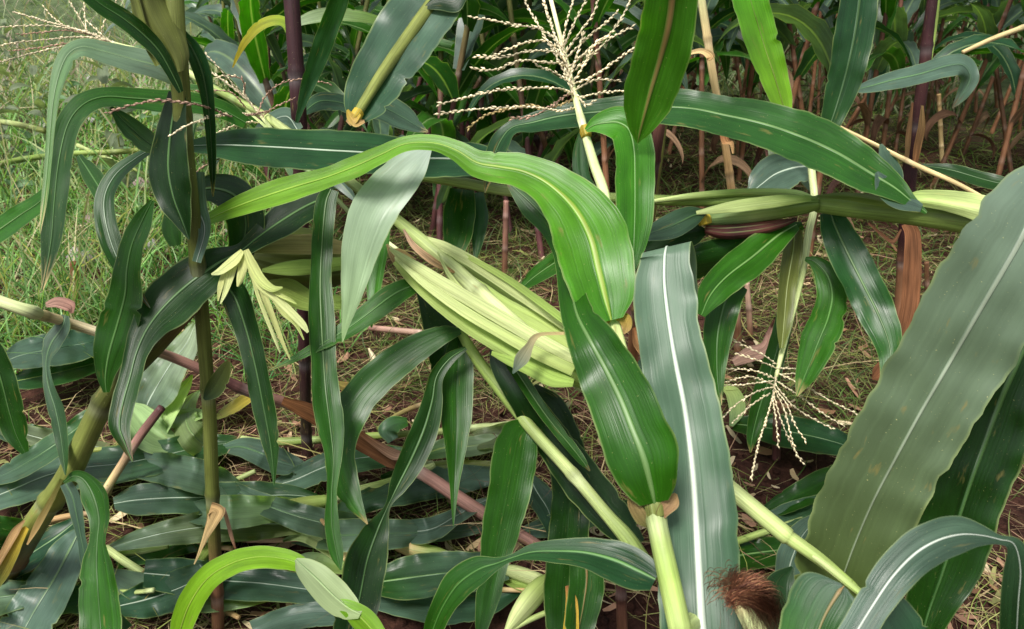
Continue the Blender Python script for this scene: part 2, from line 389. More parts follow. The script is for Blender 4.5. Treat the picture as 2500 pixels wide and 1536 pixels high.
# ------------------------------------------------------------------ the ground and the far slope
def gz(x, y):
    z = .022 * mnoise.noise((x * 2.3, y * 2.3, 0)) + .016 * mnoise.noise((x * 7, y * 7, 3)) + (.009 * mnoise.noise((x * 22, y * 22, 8)) if y < 5 else 0)
    if y > 10: z += .30 * (y - 10) ** 1.02 + .5 * mnoise.noise((x * .3, y * .3, 2)) * min(1, (y - 10) / 4)
    return z - .012
ys = np.concatenate([np.linspace(-3, .6, 10), np.linspace(.65, 3.4, 190), 3.4 * np.exp(np.linspace(.02, math.log(60 / 3.4), 70))])
us = np.linspace(-1, 1, 220); us = np.sign(us) * np.abs(us) ** 1.5
V = np.array([(u * (3 + 1.1 * max(y, 0)) , y, gz(u * (3 + 1.1 * max(y, 0)), y)) for y in ys for u in us])
gr = build('ground', V, strip_faces(len(ys), len(us))[:, ::-1], 'soil', None, None, None); gr['kind'] = 'structure'

# blades and straw: what nobody could count
def blades(name, n, rmin, rmax, amin, amax, lmin, lmax, width, colours, lean, mat, mask=None, seed=1, lift=0.0, npts=5):
    g_ = np.random.default_rng(seed)
    r = rmin * (rmax / rmin) ** g_.random(n); a = np.radians(g_.uniform(amin, amax, n))
    x = np.sin(a) * r; y = np.cos(a) * r
    if mask is not None:
        keep = np.array([mask(px_, py_) for px_, py_ in zip(x, y)]) > g_.random(n); x, y, r = x[keep], y[keep], r[keep]; n = len(x)
    z0 = np.array([gz(p, q) for p, q in zip(x, y)])
    L_ = g_.uniform(lmin, lmax, n); az = g_.uniform(0, 2 * np.pi, n); ln = np.clip(g_.normal(lean, .25, n), .05, 1.5)
    cur = g_.normal(0, .9, n); drop = g_.uniform(.2, 1.2, n)
    t = np.linspace(0, 1, npts)
    pos = np.zeros((n, npts, 3)); pos[:, 0] = np.column_stack([x, y, z0 + lift * g_.random(n)])
    for k in range(1, npts):
        th = np.clip(ln + drop * t[k] * .9, 0, 1.9 if lean < 1 else 1.62); h = az + cur * t[k]
        st = L_ / (npts - 1)
        pos[:, k] = pos[:, k - 1] + np.column_stack([np.cos(h) * np.sin(th) * st, np.sin(h) * np.sin(th) * st, np.cos(th) * st])
    pos[:, :, 2] = np.maximum(pos[:, :, 2], (z0 + .002)[:, None])
    sa = az + np.pi / 2 + g_.normal(0, .5, n); side = np.column_stack([np.cos(sa), np.sin(sa), g_.normal(0, .3, n)])
    wd = width * g_.uniform(.6, 1.3, n) * np.clip(r / 2.2, .8, 2.6)
    prof = np.array([.7, 1, .95, .7, .15] if npts == 5 else np.interp(t, [0, .3, .7, 1], [.7, 1, .8, .12]))
    Lf = pos - side[:, None] * (wd[:, None] * prof[None])[:, :, None] * .5; Rt = pos + side[:, None] * (wd[:, None] * prof[None])[:, :, None] * .5
    V = np.stack([Lf, Rt], 2).reshape(n, npts * 2, 3)
    f1 = np.array([(2 * k, 2 * k + 1, 2 * k + 3, 2 * k + 2) for k in range(npts - 1)])
    Fc = (f1[None] + (np.arange(n) * npts * 2)[:, None, None]).reshape(-1, 4)
    cs = np.array([col(q) for q in colours]); ci = cs[g_.integers(0, len(cs), n)] * g_.uniform(.6, 1.3, n)[:, None]
    Cc = np.repeat(ci, npts * 2, 0); uv = np.tile(np.column_stack([np.tile([0, 1.], npts), np.repeat(t * .2, 2)]), (n, 1)); uv[:, 1] += np.repeat(g_.random(n) * 9, npts * 2)
    o = build(name, V.reshape(-1, 3), Fc, mat, None, Cc, uv); o['kind'] = 'stuff'
    return o
def n01(x, y, s, k): return .5 + .9 * mnoise.noise((x * s, y * s, k))
def leftness(x, y): return max(0, min(1, (-x - .28 * y + .12) / .35))
blades('straw_litter', 22800, 1.05, 6.5, -50, 54, .05, .19, .0021, [(.26,.19,.10), (.20,.20,.06), (.36,.28,.15), (.12,.075,.045), (.20,.23,.06), (.16,.09,.06), (.25,.26,.09)], 1.3, 'straw',
       lambda x, y: max(0, min(1, n01(x, y, 1.7, 1) * 1.5 - .28 + .22 * min(y - 1.2, 1.5))), 3, .02)
blades('fallen_straw', 2640, 1.05, 4.5, -50, 54, .15, .35, .003, [(.34,.26,.14), (.22,.20,.07), (.26,.16,.10)], 1.42, 'straw', lambda x, y: n01(x, y, 2.5, 5), 4, .035, 6)
blades('green_grass', 19000, 1.9, 9, -42, 2, .08, .30, .0040, [(.11,.28,.05), (.24,.46,.13), (.05,.15,.03), (.36,.52,.26), (.30,.36,.12), (.07,.20,.06)], .6, 'grass',
       lambda x, y: leftness(x, y) * min(1, max(0, (y - 1.75) / .35)) * max(0, n01(x, y, 2.6, 7) * 1.7 - .2), 5)
blades('tall_wild_grass', 4200, 2.3, 9, -42, -8, .25, .60, .0044, [(.20,.36,.12), (.30,.36,.16), (.42,.38,.22), (.12,.24,.07)], .3, 'grass', lambda x, y: leftness(x, y) * max(0, n01(x, y, 1.8, 17) * 2 - .6), 15, 0, 6)
blades('weedy_grass', 31200, 1.7, 8, -20, 54, .05, .18, .0026, [(.12,.20,.04), (.20,.24,.07), (.09,.16,.03), (.24,.24,.10), (.08,.14,.04)], .95, 'grass',
       lambda x, y: (1 - leftness(x, y)) * max(0, min(1, n01(x, y, 1.4, 11) * 1.3 - .35 + 1.1 * max(0, y - 2.0))), 6)
blades('short_green_grass', 900, 1.15, 1.75, -28, -8, .06, .15, .0016, [(.16,.24,.08), (.24,.30,.12)], .95, 'grass', lambda x, y: max(0, n01(x, y, 6, 4) * 2 - 1.1), 8)
blades('low_green_weeds', 6240, 1.1, 4.5, -50, 54, .025, .08, .0032, [(.09,.19,.03), (.14,.22,.05), (.06,.13,.02), (.18,.22,.07)], .8, 'grass', lambda x, y: max(0, n01(x, y, 3.2, 23) * 2.2 - .95), 25)
blades('far_weeds', 15000, 6.5, 26, -44, 30, .18, .6, .006, [(.18,.26,.11), (.28,.33,.18), (.12,.19,.08), (.40,.37,.25), (.36,.29,.24)], .4, 'grass', lambda x, y: .4 + n01(x, y, .8, 3), 9)

def scraps(name, n, size, colours, mat, seed, flat, rmax=5):
    """Small lumps of soil, or torn flat flakes of dead leaf, scattered over the ground."""
    g_ = np.random.default_rng(seed); r = 1.0 * rmax ** g_.random(n); a = np.radians(g_.uniform(-42, 42, n)); x = np.sin(a) * r; y = np.cos(a) * r
    V = []; Fc = []; Cc = []; cs = np.array([col(c) for c in colours])
    for k in range(n):
        s = size * g_.uniform(.4, 1.3) * (1 + .15 * r[k]); z = gz(x[k], y[k]); b = len(V); c = cs[g_.integers(len(cs))] * g_.uniform(.6, 1.3)
        if flat:
            az = g_.uniform(0, 6.28); e = np.array((math.cos(az), math.sin(az), g_.normal(0, .25))); f = np.array((-math.sin(az), math.cos(az), g_.normal(0, .4))) * g_.uniform(.15, .4)
            o = np.array((x[k], y[k], z + .006 + .01 * g_.random())); q_ = [-1, -.3, .4, 1]
            for t in q_:
                for u in (-1, 1): V.append(o + e * s * t + f * s * u * (1 - .5 * t * t) * g_.uniform(.7, 1.2) + np.array((0, 0, .25 * s * (t * t) * g_.random())))
            Fc += [(b + 2 * i, b + 2 * i + 1, b + 2 * i + 3, b + 2 * i + 2) for i in range(3)]; Cc += [c] * 8
        else:
            o = np.array((x[k], y[k], z + .15 * s))
            for i in range(5):
                for j in range(7):
                    th = math.pi * i / 4; ph_ = 6.283 * j / 7; V.append(o + np.array((math.sin(th) * math.cos(ph_), math.sin(th) * math.sin(ph_), .75 * math.cos(th))) * s * g_.uniform(.75, 1.15))
            Fc += [(b + i * 7 + j, b + (i + 1) * 7 + j, b + (i + 1) * 7 + (j + 1) % 7, b + i * 7 + (j + 1) % 7) for i in range(4) for j in range(7)]; Cc += [c] * 35
    o = build(name, np.array(V), Fc, mat, None, np.array(Cc), np.zeros((len(V), 2)), smooth=not flat); o['kind'] = 'stuff'
scraps('soil_clods', 3800, .0085, [(.11,.05,.036), (.07,.032,.024), (.15,.075,.052)], 'soil', 41, False)
scraps('leaf_scraps', 1500, .018, [(.38,.28,.16), (.20,.11,.06), (.46,.38,.24), (.16,.16,.06), (.30,.17,.11)], 'dry', 42, True)

# ------------------------------------------------------------------ standing rows at the back: a few kinds, then copies
def leaf3d(parent, base, az, length, width, up, droop, c, mat, seed, name='leaf', twist=0.0):
    g_ = random.Random(seed); n = 18; pts = []; p = np.array(base, float); th = up
    for i in range(n):
        pts.append(p.copy()); t = i / (n - 1)
        th = up + droop * t ** 1.4 * 2.6; a = az + twist * t
        p = p + np.array((math.cos(a) * math.sin(th), math.sin(a) * math.sin(th), math.cos(th))) * length / n
    pts = np.array(pts); tan = np.gradient(pts, axis=0); tan /= np.linalg.norm(tan, axis=1)[:, None]
    V = []; Cc = []; T = []; uu = np.array([-1, -.6, -.2, 0, .2, .6, 1]); c = col(c)
    roll = g_.uniform(-.5, .5); rs = g_.uniform(-1.2, 1.2)
    for i in range(n):
        t = i / (n - 1); a = az + twist * t
        s = np.array((-math.sin(a), math.cos(a), 0)); nn = np.cross(tan[i], s)
        ro = roll + rs * t; s2 = s * math.cos(ro) + nn * math.sin(ro); n2 = np.cross(tan[i], s2)
        hw = width / 2 * min(1, .45 + 3 * t) * max(0, 1 - t ** 3.0) ** .8 + .0008
        for u in uu:
            V.append(pts[i] + s2 * u * hw + n2 * (-.25 * abs(u) ** 1.4 + .14 * u * u * math.sin(t * length * 60 + (2 if u > 0 else 0) + seed)) * hw * (-1)); Cc.append(c); T.append((u * .5 + .5, t * length))
    o = build(name, np.array(V), strip_faces(n, len(uu)), mat, None, np.array(Cc), np.array(T)); o.parent = parent
    return o
def maize(seed, dry, label, group, h=1.95):
    g_ = random.Random(seed)
    root = thing('corn_plant', label, 'corn plant', (0, 0, 0), group)
    n = 150; zz = np.linspace(-.02, h, n); bx, by = g_.uniform(-.1, .1), g_.uniform(-.1, .1)
    pts = np.column_stack([bx * (zz / h) ** 2, by * (zz / h) ** 2, zz]); rad = np.interp(zz, [0, .05, 1, h], [.015, .012, .010, .004])
    lowc = col('plum' if not dry else 'brown') * (1 if g_.random() < .6 else 1.5)
    cols = np.column_stack([np.interp(zz, [0, .5, 1.1, h], [lowc[k], lowc[k], col('olivel' if not dry else 'plum')[k], col('sg')[k]]) for k in range(3)])
    st = tube_pts('stalk', pts, rad, 'stalk', cols, None, 8, .17, .0); st.parent = root
    az = g_.uniform(0, 6.28); z = .17
    k = 0
    while z < h - .2:
        p = (bx * (z / h) ** 2, by * (z / h) ** 2, z)
        isdry = z < (.45 if dry else .17)
        if isdry:
            if g_.random() < .6: leaf3d(root, p, az, g_.uniform(.3, .55), g_.uniform(.025, .055), g_.uniform(.3, 1.0), g_.uniform(.95, 1.2), g_.choice([(.10,.05,.03), (.15,.08,.05), (.19,.12,.07), (.09,.045,.035)]), 'dry', seed * 31 + k, 'dry_leaf', g_.uniform(-.6, .6))
        else:
            leaf3d(root, p, az, g_.uniform(.6, .9), g_.uniform(.075, .105), g_.uniform(.35, .75), g_.uniform(.55, .95), g_.choice(['deep', 'mid', 'mid', 'blue', 'grey', 'grey', (.03,.11,.012)]), 'backleaf', seed * 31 + k, 'leaf', g_.uniform(-.5, .5))  # the grey picks paint a sheen onto some back blades
        az += math.pi + g_.uniform(-.45, .45); z += g_.uniform(.11, .15); k += 1
    pt = np.array([bx, by, h])
    tp = [pt + np.array((0, 0, .04 * q)) for q in range(7)]
    ta = spikes(tp, .002, .012, col('cream'), None, 'tassel', .012); ta.parent = root
    for q in range(7):
        a = q * .9 + g_.random(); b = [pt + np.array((math.cos(a) * .035 * s, math.sin(a) * .035 * s, .035 * s - .003 * s * s)) for s in range(6)]
        tb = spikes(b, .0012, .011, col('cream'), None, 'tassel_branch', .013); tb.parent = ta
    return root
def copy_tree(o, parent=None):
    c = o.copy(); C.objects.link(c)
    if parent is not None: c.parent = parent
    for ch in list(o.children): copy_tree(ch, c)
    return c
GRP = 'corn standing in the rows behind'
LBL_G = 'green standing corn plant in the rows behind the fallen stalks'
LBL_D = 'standing corn plant with dry brown lower leaves in the shaded rows behind'
protos = [(maize(11, False, LBL_G, GRP), 0), (maize(12, False, LBL_G, GRP), 0), (maize(15, False, LBL_G, GRP), 0), (maize(13, True, LBL_D, GRP), 1), (maize(14, True, LBL_D, GRP), 1), (maize(18, True, LBL_D, GRP), 1)]
used = set(); rr = random.Random(5); spots = []
for ri, y0 in enumerate([2.65, 3.2, 3.8, 4.5, 5.3, 6.2, 7.3, 8.4, 9.5]):
    x = -.36 * y0 - .1 if ri < 7 else .1 * y0
    while x < .80 * y0 + .9:
        x += rr.uniform(.15, .28) * (1.6 if ri == 0 else 1) * (1.7 if x > .1 * y0 and ri < 4 else 1)
        spots.append((x, y0 + rr.uniform(-.18, .18), ri))
for x, y, ri in spots:
    dryside = x > .12 * y + rr.uniform(-.5, .5)
    cand = [i for i, (p, d_) in enumerate(protos) if d_ == (1 if dryside else 0)]
    i = rr.choice(cand)
    o = protos[i][0] if i not in used else copy_tree(protos[i][0]); used.add(i)
    o.location = (x, y, gz(x, y)); o.rotation_euler = (rr.gauss(0, .20), rr.gauss(0, .22), rr.uniform(0, 6.28)); s = rr.uniform(.88, 1.1); o.scale = (s, s, s)

# ------------------------------------------------------------------ helpers for ears, collars, silk
def collar(parent, s, d, c='tan'):
    return tube(parent, s, d, (c,), 'collar', 'husk', 0, ridge=.12, m=14)
def ear(parent, s, d, c, name='ear', ridge=.05):
    return tube(parent, s, d, c, name, 'husk', 0, ridge=ridge, m=26)
def silk(parent, tip, n):
    """Fine threads that rise from the ear tip, arch over and hang on its far right side."""
    g_ = random.Random(3); V = []; Fc = []; Cc = []; Uv = []
    for k in range(n):
        right = g_.random() < .9
        a = g_.gauss(.35, .75) if right else g_.uniform(2.0, 4.4)
        L_ = (g_.uniform(.024, .058) if right else g_.uniform(.005, .011)); up = g_.uniform(.25, 1.0)
        v = Vector((math.cos(a) * .55, math.sin(a) * .55, up)).normalized()
        p = Vector(tip) + Vector((g_.gauss(0, .003), g_.gauss(0, .003), 0)); r0 = len(V)
        cc = col(g_.choice([(.20,.085,.042), (.13,.05,.028), (.27,.14,.07), (.09,.035,.022)])) * g_.uniform(.6, 1.4)
        m = 11; w1, w2 = g_.uniform(0, 6), g_.uniform(0, 6); st = L_ / (m - 1); rad = .00026
        for i in range(m):
            t = i / (m - 1); ax = Vector((.8, .2, .3)).cross(v).normalized() if i else Vector((1, 0, 0))
            V.append(p - ax * rad); V.append(p + ax * rad); c_ = cc * (1.5 - .9 * t) if right else cc; Cc += [c_, c_]; Uv += [(0, t), (1, t)]
            p = p + v * st + Vector((math.sin(w1 + t * 8), math.cos(w2 + t * 9), math.sin(w1 * 2 + t * 7))) * .0009
            v = (v + Vector((.05 if right else 0, 0, -.30 - .1 * t))).normalized()
        for i in range(m - 1): Fc.append((r0 + 2 * i, r0 + 2 * i + 1, r0 + 2 * i + 3, r0 + 2 * i + 2))
    o = build('silk', V, Fc, 'silk', None, Cc, Uv); attach(o, parent); return o

# ================================================================== upright plant at the left, its shade put into dark leaf greens
A = thing('corn_plant', 'upright corn plant with olive stalk and dark hanging leaves, left of the peeled husk', 'corn plant', base_of(532, 1545))
tube(A, '421 -60 52 .882;427 60 50 .893;440 200 46 .92;452 350 40 .955;470 520 38 .99;486 680 36 1.025;500 850 34 1.07;511 1000 33 1.11;516 1130 33 1.155;522 1280 31 1.2;529 1420 30 1.24;533 1545 30 1.285', None,
     ('olivel', 'olivel', 'olive', 'olive', 'olivel', 'olivel', 'olive', 'brown', 'brown'), nodes=.19, end=[(base_of(533, 1550)[0], base_of(533, 1550)[1], -.03, .012)])
leaf(A, '345 -60 70;370 20 95;405 90 90;430 140 70;440 175 30', (.85, .89), 'olive', 'olive', g=(.2, .1), curl=-.5, rip=.05, name='sheath', rib=None, mat='stalk')
leaf(A, '318 -40 22;340 40 24;362 110 20;385 160 12', (.85, .88), 'olive', 'olivel', curl=.3, rip=.1, rib=None, name='sheath', mat='stalk')
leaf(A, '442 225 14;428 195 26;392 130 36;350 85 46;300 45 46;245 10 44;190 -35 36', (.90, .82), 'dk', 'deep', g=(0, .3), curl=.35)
leaf(A, '440 195 40;385 163 60;320 145 60;255 127 52;205 115 44;172 128 44;150 165 42;133 230 30;124 310 22;117 400 18;108 490 16;97 570 4', (.93, .80), (.13,.19,.14), (.06,.16,.015), rib='rib', g=(0, 1.3), curl=.25, rip=.06)  # grey sheen painted on the arched part, green where it hangs
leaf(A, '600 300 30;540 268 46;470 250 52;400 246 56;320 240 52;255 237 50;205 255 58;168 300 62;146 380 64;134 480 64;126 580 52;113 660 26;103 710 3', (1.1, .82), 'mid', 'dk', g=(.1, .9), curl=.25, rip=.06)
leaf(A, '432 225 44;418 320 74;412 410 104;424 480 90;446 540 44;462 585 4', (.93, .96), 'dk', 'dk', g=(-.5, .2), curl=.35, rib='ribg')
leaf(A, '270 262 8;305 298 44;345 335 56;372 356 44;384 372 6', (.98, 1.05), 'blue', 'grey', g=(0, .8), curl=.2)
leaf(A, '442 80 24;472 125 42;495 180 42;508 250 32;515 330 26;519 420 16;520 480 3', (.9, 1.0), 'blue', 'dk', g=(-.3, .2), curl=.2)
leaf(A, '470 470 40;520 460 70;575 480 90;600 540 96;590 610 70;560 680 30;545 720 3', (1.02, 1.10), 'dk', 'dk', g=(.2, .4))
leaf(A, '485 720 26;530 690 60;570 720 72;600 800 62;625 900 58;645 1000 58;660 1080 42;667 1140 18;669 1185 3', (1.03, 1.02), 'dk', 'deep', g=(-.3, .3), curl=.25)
leaf(A, '480 640 22;500 560 30;480 500 50;480 420 40', (1.0, .99), 'grey', 'grey', g=(.2, .2), rib='ribw', name='sheath')
leaf(A, '498 975 8;515 960 40;535 930 44;552 895 26;560 878 3', (1.06, 1.04), 'dk', 'olive', rib=None, name='leaf')
leaf(A, '512 1245 40;528 1250 44;518 1275 30;500 1315 14;482 1360 6;474 1378 3', (1.17, 1.17), 'tan', 'straw', mat='dry', rib=None, name='dry_leaf')
leaf(A, '545 1240 10;556 1275 10;565 1310 9;575 1340 4', (1.19, 1.2), 'rosy', 'brown', mat='dry', rib=None, name='dry_leaf')

# ================================================================== fallen plant: stalk from the lower right up to the tassel at the left, with the split pale ears
B = thing('corn_plant', 'fallen corn plant with pale split ears at the centre and a pinkish tassel', 'corn plant', (0.75, 0.62, 0))
tube(B, '2075 1425 24 .80;2000 1365 32 .82;1925 1312 36 .84;1921 1309 44 .84;1850 1250 42 .86;1780 1192 42 .88;1650 1085 42 .93;1500 985 44 .99;1380 900 46 1.04;1240 780 44 1.09;1100 650 40 1.15;1040 598 36 1.17;960 530 28 1.2;850 440 24 1.25;740 350 23 1.30;640 280 22 1.36;585 250 20 1.39;518 214 18 1.43;443 168 17 1.48;360 130 13 1.54;275 106 9 1.6', None,
     ('sg', 'sp', 'sp', 'sp', 'sl', 'sp', 'sg', 'sp', 'sp', 'sg', 'sp', 'sp', 'sl'), nodes=.21)
tube(B, '2110 1455 20 .79;2030 1392 20 .808;1970 1345 14 .825;1930 1312 10 .838', None, ('sg', 'sl'), name='sheath', nodes=0)
tube(B, '2075 1425 24 .80;2180 1540 26 .80', None, ('sg', 'sg'), name='stalk', nodes=0, end=[(.62, .62, .25, .011), (.70, .60, -.02, .013)])
tassel(B, '290 110 5 1.6;250 92 5 1.62;205 76 5 1.64;150 62 4 1.66;90 46 3 1.67;35 30 3 1.68',
  ['285 108 3 1.6;230 86 3 1.6;150 58 3 1.6;105 16 3 1.6', '270 100 3 1.6;200 90 3 1.59;100 98 3 1.58;40 104 3 1.57;-5 112 3 1.57',
   ('262 100 3 1.6;200 100 3 1.59;110 115 3 1.58;30 124 3 1.57', 'rosy'), '255 102 3 1.6;190 106 3 1.59;100 125 3 1.58;40 140 3 1.57;-5 154 3 1.57',
   '240 88 3 1.62;160 68 3 1.6;90 62 3 1.6;0 66 3 1.58', ('250 92 3 1.62;170 75 3 1.61;110 78 3 1.6;50 84 3 1.6', 'rosy'), '215 78 3 1.62;195 45 3 1.62;168 0 3 1.62;160 -20 3 1.62',
   '212 78 3 1.62;208 45 3 1.62;205 8 3 1.62', '245 92 3 1.62;258 45 3 1.6;285 0 3 1.6', '262 98 3 1.61;235 72 3 1.6;215 55 3 1.6'], 'cream', .0085, .0058, .0012)
B2 = thing('corn_plant', 'thin fallen corn top whose pinkish tassel spreads over the upright olive stalk', 'corn plant', P(950, 600, 1.2).tolist())
tube(B2, '638 284 9 1.345;700 362 9 1.31;760 428 10 1.28;805 468 11 1.25;850 515 11 1.215;900 560 12 1.2;970 610 12 1.19', None, ('sl', 'palegrn', 'sp', 'sl'), nodes=.2)
tassel(B2, '640 284 5 1.345;590 232 5 1.34;520 180 5 1.33;450 143 4 1.32;385 108 3 1.31',
  ['645 290 3 1.34;600 235 3 1.33;596 205 3 1.33;575 186 3 1.32;530 186 3 1.32',
   ('655 272 3 1.34;570 285 3 1.1;500 260 3 .93;400 245 3 .90;330 255 3 .90;262 276 3 .90', 'rosy'),
   ('645 280 3 1.34;560 278 3 1.1;500 290 3 .94;450 310 3 .91;412 334 3 .90', 'cream'),
   ('670 340 3 1.31;590 358 3 1.15;540 385 3 1.10;500 405 3 1.08;462 434 3 1.06', 'rosy'),
   ('630 278 3 1.34;645 240 3 1.34;680 207 3 1.32;740 193 3 1.32;802 204 3 1.32', 'rosy'),
   ('640 285 3 1.34;670 262 3 1.34;720 240 3 1.33', 'rosy'),
   ('610 250 3 1.33;560 195 3 1.30;520 150 3 1.28;490 120 3 1.28', 'cream'),
   ('598 232 3 1.33;592 195 3 1.31;560 185 3 1.30', 'rosy'),
   ('640 300 3 1.34;590 300 3 1.3;520 330 3 1.26', 'cream'), ('600 262 3 1.34;560 225 3 1.3;480 222 3 1.26', 'rosy')], 'cream', .0075, .0048, .0011)
leaf(B2, '600 268 5;660 320 7;720 385 7;770 430 4', (1.34, 1.25), 'sl', 'palegrn', rib=None, curl=.5, rip=.02)
# ears
e1 = ear(B, '950 606 12 1.10;985 646 28;1028 683 40;1080 722 50;1128 757 58;1207 806 62;1296 858 62;1385 905 56;1440 930 50', (1.10, .98), ('huskl', 'huskl', 'husk', 'husk', 'huskd'), ridge=.05)
leaf(e1, '952 607 8;1000 642 26;1080 692 34;1170 745 34;1270 803 34;1370 860 34;1430 890 30', (1.07, .945), 'huskl', 'huskl', mat='husk', rib=None, curl=-.6, rip=.06, name='husk')
leaf(e1, '962 640 10;1010 690 22;1070 742 30;1140 795 34;1220 845 36;1310 895 40;1390 930 34', (1.075, .95), 'husk', 'huskd', mat='husk', rib=None, curl=-.6, rip=.08, name='husk')
leaf(e1, '975 640 8;1040 695 20;1130 758 26;1220 812 26;1310 862 30;1400 905 30', (1.05, .935), 'huskl', 'husk', mat='husk', rib=None, curl=-.5, rip=.08, name='husk')
leaf(e1, '1200 862 10;1240 872 34;1300 898 44;1350 925 40;1400 935 20', (1.0, .93), 'huskd', 'huskd', mat='husk', rib=None, curl=-.5, rip=.1, name='husk')
leaf(e1, '945 596 5;955 622 12;972 650 14;985 672 4', (1.09, 1.085), 'straw', 'brown', mat='dry', rib=None, name='dry_husk')
leaf(e1, '958 610 4;975 612 10;1000 628 12;1015 645 3', (1.085, 1.08), 'tan', 'straw', mat='dry', rib=None, name='dry_husk')
leaf(e1, '1378 814 8;1325 816 9;1304 826 16;1292 846 20;1274 876 34;1252 912 4', (.93, .92), 'straw', 'grey', mat='husk', rib=None, curl=.3, name='husk')
e2 = ear(B, '1040 592 18 1.22;1078 617 32;1136 662 54;1207 715 68;1260 752 72;1320 792 74;1390 835 70;1450 870 50', (1.22, 1.08), ('huskl', 'husk', 'husk', 'huskd'), ridge=.04)
leaf(e2, '1030 578 8;1080 600 24;1150 638 30;1230 690 32;1310 742 34;1400 805 30', (1.17, 1.04), 'huskl', 'huskl', mat='husk', rib=None, curl=-.5, rip=.06, name='husk')
leaf(e2, '1066 630 5;1120 680 44;1180 730 66;1250 775 78;1330 822 80;1390 860 70', (1.16, 1.045), (.36,.47,.15), 'husk', mat='husk', rib=None, curl=.35, rip=.04, name='husk')
leaf(e2, '1068 615 4;1095 668 10;1140 722 14;1205 775 14;1260 805 10', (1.13, 1.04), 'huskl', 'husk', mat='husk', rib=None, curl=.3, rip=.1, name='husk')
leaf(e2, '1108 612 4;1160 636 12;1240 682 16;1320 738 18;1400 800 16', (1.15, 1.02), 'husk', 'huskd', mat='husk', rib=None, curl=.3, rip=.15, name='husk')
leaf(e2, '985 560 5;1010 600 14;1060 640 18;1110 665 5', (1.15, 1.13), 'rosy', 'tan', mat='dry', rib=None, name='dry_husk')
# blades of the fallen plant
leaf(B, '808 462 40;795 500 50;786 600 52;782 700 56;785 790 64;790 880 62;796 960 70;806 1040 66;814 1120 40;810 1200 24;810 1280 36;822 1350 34;832 1392 4', (1.08, .95), 'deep', 'mid', g=(.3, .2), curl=.25, rip=.06, rib='rib', ribw=.06)
leaf(B, '940 545 30;926 610 44;915 680 42;910 740 26;907 800 4', (1.12, 1.07), 'mid', 'bright', g=(-.3, .2), curl=.3, rip=.05, rib=None)
leaf(B, '1045 700 8;1010 698 40;960 720 58;900 765 52;840 808 42;770 848 26;710 880 16;655 905 3', (1.08, 1.0), 'mid', 'mid', g=(0, .5), curl=.2, rip=.06)
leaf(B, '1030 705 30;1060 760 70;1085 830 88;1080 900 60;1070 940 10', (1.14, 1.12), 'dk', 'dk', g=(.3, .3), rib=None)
leaf(B, '1048 362 14;1012 395 74;965 445 104;915 510 112;885 590 98;868 670 72;855 740 44;843 795 20;836 835 3', (1.03, .93), 'pale', 'pale', g=(.7, .7), curl=.12, rip=.05, rib=None, c2='palegrn') if False else leaf(B, '1050 360 14;1012 395 74;965 445 104;915 510 112;885 590 98;868 670 72;855 740 44;843 795 20;836 835 3', (1.03, .93), 'under', 'palegrn', g=(.8, 1.2), curl=.12, rip=.05, rib=None, mat='under')
leaf(B, '800 590 50;720 612 120;650 630 90;600 640 16', (1.17, 1.16), 'olivel', 'olivel', g=(0, .3), curl=-.3, rip=.06, rib=None)

# ================================================================== peeled husk hanging from the olive sheathed ear (left of centre)
Hk = thing('corn_ear', 'olive corn ear with a peeled pale yellow husk hanging beside the dark upright stalk', 'corn ear', P(600, 620, 1.12).tolist())
ear(Hk, '596 625 20 1.13;650 640 90;720 655 118;800 655 100;880 648 44', (1.13, 1.22), ('olivel', 'olivel', 'olive', 'olivel'), ridge=.03)
leaf(Hk, '600 612 8;680 598 44;770 598 48;850 606 26', (1.08, 1.14), 'olivel', 'straw', mat='husk', rib=None, name='husk', curl=-.3)
leaf(Hk, '640 660 8;700 655 34;780 650 36;860 640 30', (1.06, 1.12), 'huskd', 'huskd', mat='husk', rib=None, name='husk', curl=-.3)
leaf(Hk, '640 690 10;700 710 60;760 735 50;850 740 30', (1.08, 1.13), 'olivel', 'huskd', mat='husk', rib=None, name='husk', curl=-.2)
for s in ('592 612 12;574 634 24;552 652 22;534 664 16;516 670 4', '570 640 24;560 676 22;550 712 14;538 742 3', '552 655 12;540 690 14;535 715 10;532 735 3', '600 610 14;614 645 26;636 682 26;664 704 18;690 702 4',
          '606 640 20;634 690 26;668 722 22;704 756 20;738 792 18;752 812 6', '626 672 10;646 725 16;668 780 15;690 836 9;708 878 3', '612 650 8;626 710 10;652 780 10;672 830 8;684 862 3', '640 690 8;676 716 11;708 732 9;724 742 3', '588 622 14;592 650 22;586 682 18;580 700 5', '650 700 8;688 760 12;722 792 10;742 830 3'):
    leaf(Hk, s, (.985, .97), 'peel', random.choice(['peel', 'husk', 'huskl']), mat='husk', rib=None, name='husk', curl=random.uniform(-.8, .8), rip=.35)

# ================================================================== leaning plant at lower left
Cp = thing('corn_plant', 'leaning corn plant with a thick olive stalk split open near its foot, lower left', 'corn plant', base_of(-10, 1415))
tube(Cp, '478 740 36 1.02;420 800 44 1.03;360 862 50 1.04;300 920 52 1.05;258 972 52 1.06;205 1080 54 1.1;165 1165 56 1.13;105 1250 56 1.18;45 1345 62 1.27;-10 1430 62 1.36', None,
     ('brown', 'olive', 'olive', 'olivel', 'olivel', 'olivel', 'olive', 'brown', 'olive', 'tan'), nodes=.23, end=[(base_of(-40, 1450)[0], base_of(-40, 1450)[1], -.03, .02)])
leaf(Cp, '66 1288 12;40 1320 34;10 1380 44;-20 1430 40', (1.16, 1.28), 'gold', 'olive', mat='husk', rib=None, curl=.4, name='sheath')
leaf(Cp, '60 1270 5;36 1300 20;8 1350 18;-20 1400 16', (1.15, 1.25), 'tan', 'tan', mat='dry', rib=None, curl=.3, name='sheath')
